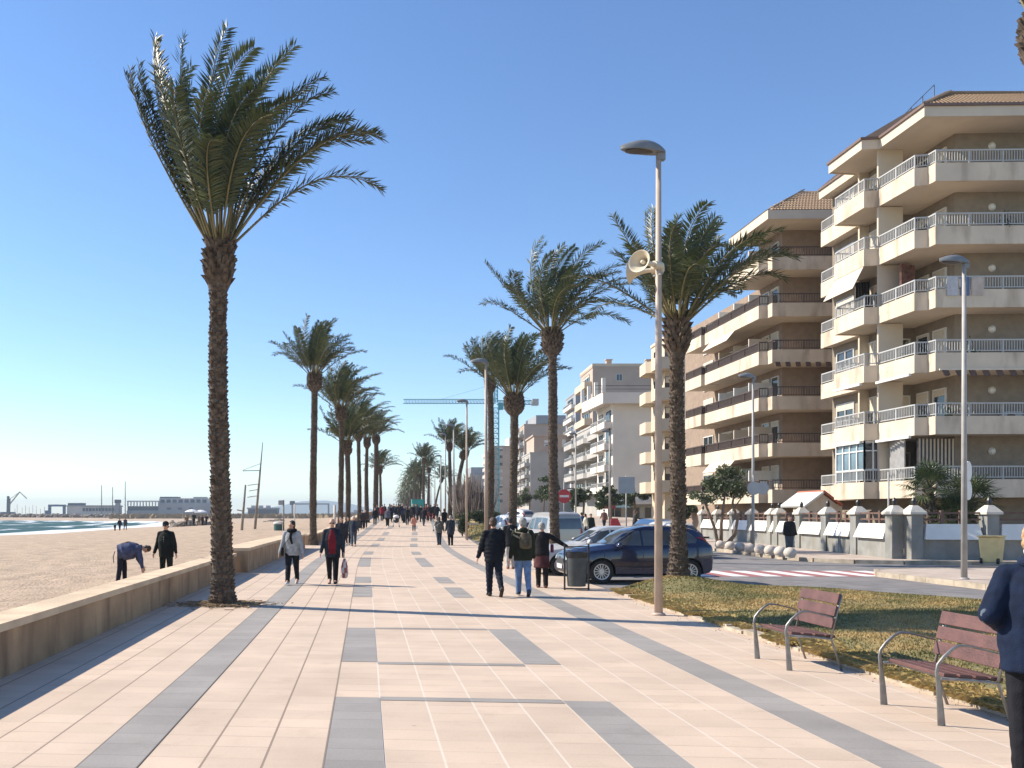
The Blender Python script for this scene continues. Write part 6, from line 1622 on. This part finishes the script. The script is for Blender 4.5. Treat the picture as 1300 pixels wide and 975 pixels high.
person(x, y, 0, 176, 1.66, 'woman in pale grey zip jacket with black scarf and shoulder bag walking toward the viewer', D(WALK, head_yaw=-30, arm_r=(-4,16,18,0), arm_l=(2,13,16,0), loose=.014, neck=12), G1, .0125, up=(.33,.34,.35), legs=(.014,.014,.018), hair='black', long_hair=True, shoes=(.7,.7,.7), hem=-.03, scarf=(.012,.012,.014), extra=strap_bag(1,(.015,.013,.013),.01))
x, y = gp(422, 742)
person(x, y, 0, 178, 1.70, 'man in open navy jacket over a dark red jumper carrying a patterned plastic bag', D(WALK2, arm_r=(2,12,12,0), arm_l=(6,13,10,0), girth=1.10, loose=.014, leg_l=(12,4), leg_r=(-12,14)), G1, .0125, up=(.022,.028,.04), legs=(.012,.012,.015), hair='grey', bald=True, glasses=True, inner=(.16,.012,.022), hem=-.075, extra=carrier(-1,((.62,.56,.52),(.36,.12,.12))))
x, y = gp(433, 708)
person(x, y, 0, 180, 1.72, 'man in dark top half hidden behind the man with the red jumper', D(STAND), G1, .018, up=(.03,.03,.035), legs=(.02,.02,.025), hair='brown')
x, y = gp(449, 694)
person(x, y, 0, 182, 1.72, 'grey-haired man in slate jacket and blue-grey jeans walking behind the man with the carrier bag', D(WALK), G1, .018, up=(.06,.072,.085), legs=(.06,.08,.11), hair='white', inner=(.02,.025,.05))
x, y = gp(442, 692)
person(x, y, 0, 180, 1.64, 'dark-clad woman at the shoulder of the grey-haired man in slate jacket', D(WALK2), G1, .018, up=(.025,.028,.035), legs=(.015,.015,.02), hair='brown', long_hair=True, hem=-.1)
for i, (xi, yi, lb, c) in enumerate(((460,672,'dark-coated walker between the left palm trunks',(.05,.04,.04)),(464,671,'walker in brown coat just right of another between the left palm trunks',(.07,.05,.045)),(476,667,'tiny dark walker right beside the wide palm trunk',(.02,.02,.025)))):
    x, y = gp(xi, yi); person(x, y, 0, 180, 1.68, lb, D(WALK if i % 2 else WALK2), G1, .03, up=c, legs=(.02,.02,.025), hair='brown' if i else 'black')
x, y = gp(627, 757)
person(x, y, 0, 4, 1.74, 'broad man in black padded jacket seen from behind, one heel lifted', D(WALK, leg_l=(4,2), leg_r=(-14,26), foot_l=0, foot_r=-48, arm_l=(2,16,8,0), arm_r=(10,8,40,0), girth=1.14, loose=.018, head_yaw=-12, shw=.104), G1, .0125, up=(.009,.011,.016), legs=(.011,.015,.028), hair='brown', shoes=(.06,.045,.038), hem=-.05, puffy=True)
x, y = gp(664, 757)
person(x, y, 0, -2, 1.72, 'grey-haired person in dark olive jacket and blue jeans with a small backpack', D(WALK, leg_l=(6,2), leg_r=(-10,18), foot_l=0, foot_r=-32, arm_l=(0,10,10,0), arm_r=(2,8,14,0), loose=.018, girth=1.04, hood=True), G1, .0125, up=(.020,.023,.014), legs=(.13,.21,.36), hair='grey', shoes=(.04,.05,.08), hem=-.045, extra=backpack((.10,.085,.06),(.30,.27,.2)))
x, y = gp(688, 746)
person(x, y, 0, -8, 1.62, 'woman in dark coat and red-brown striped skirt stretching her right arm aside', D(WALK2, leg_l=(3,2), leg_r=(-4,6), foot_r=0, arm_r=(12,58,6,0), arm_l=(4,10,20,0)), G1, .0135, up=(.016,.014,.015), legs=(.02,.016,.016), hair='grey', shoes=(.16,.07,.045), hem=.0, skirt=((.085,.03,.032),-.20), hat=((.42,.42,.46),False), extra=multi(strap_bag(1,(.14,.02,.05),.10,False)))
x, y = gp(648, 722)
person(x, y, 0, 0, 1.72, 'dark-haired person with pale shoulder bag glimpsed between the black jacket and the backpack', D(STAND, arm_r=(10,12,30,0)), G1, .018, up=(.018,.018,.02), legs=(.40,.37,.34), hair='black', shoes=(.35,.1,.06), extra=strap_bag(1,(.5,.48,.45),.12))
x, y = gp(557.5, 692)
person(x, y, 0, 8, 1.66, 'walker in short olive-grey jacket and dark jeans, left one of a couple seen from behind', D(WALK, leg_r=(10,3), leg_l=(-8,6), foot_l=-8, arm_l=(8,16,14,0), arm_r=(-4,14,12,0)), G1, .018, up=(.13,.125,.105), legs=(.035,.045,.06), hair='brown', long_hair=True, extra=strap_bag(-1,(.55,.52,.5),.1))
x, y = gp(572, 692.5)
person(x, y, 0, 6, 1.74, 'walker in long dark slate coat, right one of a couple seen from behind', D(STAND, arm_r=(4,7,26,0), arm_l=(4,9,20,0), loose=.02), G1, .018, up=(.028,.034,.045), legs=(.012,.012,.016), hair='grey', hem=-.12)
# the beach pair
x, y = gp(154, 737)
def bend_extra(t, J, H):
    b = MB(); c = J['pel']+J['up']*.10*H-J['fw']*.10*H; b.loft([(c+J['up']*z*H, Vector((w*H,0,0)), J['fw']*d*H) for z, w, d in ((-.10,.05,.03),(-.08,.08,.045),(.05,.085,.05),(.09,.05,.03))], 14); autosmooth(b.build('rucksack', cloth((.05,.03,.035)), t), 60)
    b = MB(); q = J['pel']+Vector((0,-.10*H,.02*H)); b.tube([q, q+Vector((0,-.03*H,-.09*H)), q+Vector((0,-.02*H,-.19*H))], .012, 6); b.build('strap', cloth((.12,.11,.12)), t)
person(x, y, sand_z(x,y)+.01, -82, 1.66, 'woman in blue-grey jacket bent double, reaching down to the sand', D(STAND, lean=76, leg_r=(-4,4), leg_l=(10,8), arm_r=(14,4,-4,0), arm_l=(-8,6,34,0), neck=14, neckf=1.2, loose=.055, girth=1.3), 'people on the beach', .0135, up=(.062,.075,.14), legs=(.016,.017,.03), hair='brown', shoes=(.03,.03,.03), hem=-.02, extra=bend_extra)
x = px(211, 24.0); y = 24.0
def badge(t, J, H):
    b = MB(); 
    for z in (.235,.20,.165): b.ball(J['pel']+J['up']*z*H+J['fw']*.100*H, (.012,.01,.014), 8)
    b.build('button', cloth((.5,.5,.48), .4), t)
person(x, y, sand_z(x,y), 170, 1.72, 'man in dark jacket and cap standing on the sand behind the low wall', D(STAND, spread=.12, arm_r=(-6,17,14,0), arm_l=(2,15,10,0), loose=.018, girth=1.12, shw=.102, leg_r=(0,0), leg_l=(0,0)), 'people on the beach', .0135, up=(.010,.013,.012), legs=(.014,.02,.016), hair='black', hat=((.012,.014,.018),True), glasses=True, hem=-.07, extra=badge)
# navy figure at the right edge
def elbow(t, J, H):
    b = MB(); e = J['ell']; d = (e-J['chest']).normalized(); b.ball(e+Vector((-.024,-.034,-.012))*1.0, (.030,.022,.055), 14, rot=Matrix.Rotation(R(20),3,'X')); b.build('elbow_patch', cloth((.10,.12,.15)), t, True)
    b = MB(); c = J['nb']+J['up']*.012*H; pts = [c+Vector((math.cos(a)*.050*H, math.sin(a)*.047*H, 0)) for a in [i*math.pi/8 for i in range(17)]]; b.tube(pts, .022*H, 10); link('collar', remesh(b, .008, 2), cloth((.010,.018,.042)), t)
    b = MB(); b.caps(J['hd']-J['nu']*.035*H-J['hr']*.042*H, J['hd']-J['nu']*.06*H-J['hr']*.04*H+J['hf']*.012*H, .016*H, .013*H); b.build('face_mask_strap', cloth((.7,.7,.7)), t, True)
    b = MB()
    for z in (-.02,): b.bar(J['pel']+Vector((-.02,-.155,z*H-.12)), J['pel']+Vector((-.02,-.165,.06*H)), .004)
    b.build('jacket_vent', cloth((.004,.007,.016)), t)
person(4.47, 5.75, 0, -40, 1.765, 'person in navy jacket with fair hair cut off by the right picture edge', D(WALK, leg_l=(2,2), leg_r=(16,8), foot_l=0, foot_r=6, arm_l=(-26,16,92,25), arm_r=(10,8,70,0), loose=.020, girth=1.12, hood=False, neck=10, head_yaw=-28), None, .010, up=(.007,.014,.036), legs=(.014,.014,.018), hair='blond', long_hair=False, hem=-.06, extra=elbow)

# --- crowd: four low figures shared, each copy recoloured
crowd_src = []
for i, P in enumerate((WALK, WALK2, STAND, D(WALK, arm_r=(20,8,50,0)))):
    t, J = person(0, 0, 0, 0, 1.0, 'x', P, None, .024, up=(.03,.03,.035), legs=(.02,.02,.025), hair='black', hem=(-.06,-.12,-.04,-.09)[i], long_hair=i in (1,3))
    crowd_src.append(t)
m_skc = m_skin
def extra_person(k, x, y, H, face, label, up, legs, hair='black', group='crowd at the far end of the promenade', z=0):
    src = crowd_src[k % 4]; r = src.copy(); COL.objects.link(r); r.location = (x,y,z+(gz(y) if 'beach' not in group else 0)); r.scale = (H*1.08,H*1.08,H); r.rotation_euler.z = R(face); tag(r, label, 'person', group)
    for ch in src.children:
        n = ch.name.split('.')[0]
        c = ch.copy(); COL.objects.link(c); c.parent = r
        m = {'jacket': cloth(up), 'trousers': cloth(legs), 'hair': mat('hair_'+hair, HAIR[hair])}.get(n)
        if m: c.material_slots[0].link = 'OBJECT'; c.material_slots[0].material = m
    return r
CR = [(485,662,1.72,0,(.22,.03,.04),'person in dark red jacket at the left end of the far crowd'),
 (479,661,1.66,180,(.05,.05,.06),'person in grey coat left of the red jacket in the far crowd'),
 (492,668,1.60,0,(.12,.13,.16),'person with white sleeves pushing ahead at left of the crowd'),
 (497,663,1.74,180,(.02,.025,.05),'navy walker next to the pushchair'),
 (503,661,1.7,180,(.02,.022,.03),'dark walker directly behind the pushchair'),
 (508,662,1.76,0,(.035,.03,.035),'tall dark walker right of the pushchair'),
 (513,664,1.68,180,(.03,.04,.08),'blue-dark walker near the centre of the crowd'),
 (517,667,1.7,0,(.02,.02,.02),'black-clad walker in the middle front of the crowd'),
 (520,663,1.66,180,(.10,.09,.085),'taupe-coated walker in the crowd centre'),
 (525.5,675,1.30,0,(.55,.24,.17),'child in salmon pink coat walking in front of the crowd'),
 (524,662,1.78,180,(.025,.025,.03),'dark walker right behind the child in salmon pink'),
 (530,661,1.7,0,(.05,.055,.07),'slate walker below the teal kiosk'),
 (534,663,1.72,180,(.015,.015,.02),'black walker right below the teal kiosk'),
 (538,668,1.74,0,(.02,.02,.026),'person in black with pale pink hat right of the crowd'),
 (543,661,1.66,180,(.09,.03,.03),'maroon walker near the bicycle'),
 (547,662,1.72,0,(.018,.018,.022),'cyclist dismounted in black beside the bicycle'),
 (555,661,1.70,180,(.03,.03,.035),'dark-capped walker near the far lamp posts'),
 (564.5,674,1.78,0,(.010,.010,.012),'person in long black coat ahead of the olive-grey couple'),
 (488,659.5,1.7,180,(.04,.04,.05),'small far figure behind the red jacket'),
 (495,659.5,1.7,0,(.15,.14,.13),'small far figure in pale grey behind the pushchair'),
 (500,659,1.7,180,(.03,.03,.05),'small far navy figure left of centre'),
 (506,659,1.7,0,(.06,.03,.03),'small far brown figure at centre'),
 (511,659,1.7,180,(.02,.02,.02),'small far black figure at centre'),
 (516,659,1.72,0,(.2,.2,.22),'small far figure in light coat at centre'),
 (528,659,1.7,180,(.03,.035,.04),'small far dark figure at the kiosk foot'),
 (541,659,1.7,0,(.3,.12,.12),'small far figure in coral top by the far trunks'),
 (551,659.5,1.7,180,(.02,.02,.025),'small far black figure by the far lamps')]
for i, (xi, yi, H, fc, c, lb) in enumerate(CR):
    x, y = gp(xi, yi); extra_person(i, x, y, H*1.04, fc+rnd.uniform(-25,25), lb, c, ((.02,.02,.025),(.04,.05,.07),(.03,.025,.02))[i % 3], ('black','brown','grey','brown')[i % 4])
for i, (xi, d, H, c, lb, hr, z) in enumerate(((152,118,1.7,(.02,.02,.025),'dark walker at the water edge left of another','black',0),(159,116,1.72,(.06,.065,.07),'grey walker at the water edge right of another','brown',0),(146,112,.95,(.012,.012,.014),'small dark child crouching by the water edge','black',0),
    (246,108,1.75,(.03,.03,.03),'dark figure on the beach left of the big palm trunk','black',0),(237,112,1.5,(.2,.14,.1),'brownish small figure on the beach among the rocks','brown',0),(252.5,116,1.5,(.16,.15,.13),'pale figure under the white parasol on the beach','brown',0),(257,118,1.4,(.1,.05,.04),'red-brown child by the second white parasol','brown',0),(262,118,1.45,(.05,.04,.04),'dark small figure nearest the big palm trunk','black',0))):
    X = px(xi,d); extra_person(i, X, d, H, 180*(i % 2)+30, lb, c, (.03,.03,.035), hr, 'far people on the beach', sand_z(X,d))
m_para = mat('parasol_white', (.78,.77,.75), .8, .04, 3)
for i, (xi, d) in enumerate(((243.5,112),(255,121))):
    X = px(xi,d); t = thing('parasol', (X,d,sand_z(X,d)), ['white parasol above the dark figure on the far beach','white parasol nearer the big palm trunk on the far beach'][i], 'parasol', 'parasols on the far beach'); b = MB(); b.lathe([(.95,1.85),(.7,2.0),(.3,2.15),(.03,2.2)], n=10); o = b.build('canopy', m_para, t); b = MB(); b.tube([(0,0,0),(0,0,2.1)], .025, 6); b.build('pole', m_polew, t)
for i, (xi, d, z, H, c, lb) in enumerate(((738.5,62,.0,1.75,(.04,.13,.26),'person in bright blue jacket beyond the pale people carrier'),(744,60,.0,1.7,(.5,.45,.36),'person in cream coat beside the bright blue jacket'),(750,61,.0,1.68,(.02,.03,.025),'person in dark clothes right of the cream coat'),
    (806,66,.12,1.72,(.03,.03,.03),'dark figure standing left of the loudspeaker lamp beyond the cars'),(767,72,.12,1.65,(.2,.12,.1),'reddish figure by the lamp before the white wall'),(713,55,.0,1.78,(.05,.025,.02),'dark-haired figure standing behind the white car'),(1003,35.2,.12,1.66,(.012,.013,.016),'person in black jacket walking past the garden wall by the last stone balls'))):
    if xi == 1003: xi, d = 1002, 37.3
    extra_person(i, px(xi,d), d, H, 90*i, lb, c, (.03,.035,.05) if xi != 1002 else (.05,.07,.1), 'brown', 'people by the street', z)
for s in crowd_src:
    for c in list(s.children): bpy.data.objects.remove(c)
    bpy.data.objects.remove(s)
# pushchair and bicycle in the crowd
x, y = gp(503, 669.5)
t = thing('pushchair', (x,y,gz(y)), 'dark pushchair with white canopy edge in the far crowd', 'pushchair'); b = MB(); b.ball((0,0,.62),(.26,.36,.24),12); b.build('seat', m_black, t, True); b = MB(); b.ball((0,.12,.95),(.28,.3,.16),12); b.build('canopy', m_para, t, True)
b = MB()
for s in (-1,1): b.bar((s*.25,-.35,.1),(s*.25,.4,1.0),.03); b.bar((s*.25,.35,.1),(s*.25,-.1,.7),.03)
b.bar((-.25,.4,1.0),(.25,.4,1.0),.04); b.build('frame', m_postg, t)
for s in (-1,1):
    for yy in (-.35,.35): b = MB(); b.tube([(s*.27-.02,yy,.11),(s*.27+.02,yy,.11)], .11, 14); b.build('wheel', m_tyre, t)
x, y = gp(547, 662.5)
t = thing('bicycle', (x,y,gz(y)), 'bicycle held by the dismounted cyclist at the right of the crowd', 'bicycle', rz=R(65))
for yy in (-.5,.5):
    b = MB(); b.tube([(0,yy+.33*math.cos(a),.34+.33*math.sin(a)) for a in [i*math.pi/10 for i in range(21)]], .022, 6)
    for i in range(6): a = i*math.pi/6; b.bar((0,yy-.32*math.cos(a),.34-.32*math.sin(a)),(0,yy+.32*math.cos(a),.34+.32*math.sin(a)),.006)
    b.build('wheel', m_tyre, t)
b = MB(); 
for p, q in (((0,-.5,.34),(0,-.1,.34)),((0,-.1,.34),(0,-.2,.85)),((0,-.2,.8),(0,.36,.82)),((0,-.1,.34),(0,.36,.78)),((0,.36,.95),(0,.5,.34)),((0,-.5,.34),(0,-.2,.8))): b.bar(p,q,.035)
b.bar((-.26,.34,.98),(.26,.34,.98),.03); b.build('frame', m_signr, t); b = MB(); b.ball((0,-.22,.88),(.07,.13,.03),10); b.build('saddle', m_black, t)

# ---------------------------------------------------------------- sea haze
b = MB(); b.box(-5300, -140, -8, 3700, 5700, 92)
m_haze = bpy.data.materials.new('sea_haze'); m_haze.use_nodes = True
n_ = m_haze.node_tree; n_.nodes.remove(n_.nodes['Principled BSDF'])
pv = n_.nodes.new('ShaderNodeVolumePrincipled'); pv.inputs['Color'].default_value = (.72,.86,1,1); pv.inputs['Density'].default_value = .00025; pv.inputs['Anisotropy'].default_value = .0
n_.links.new(pv.outputs['Volume'], n_.nodes['Material Output'].inputs['Volume'])
hz_ = b.build('haze', m_haze); tag(hz_, 'thin pale sea haze over the bay and the far shore', 'haze', kind='stuff')
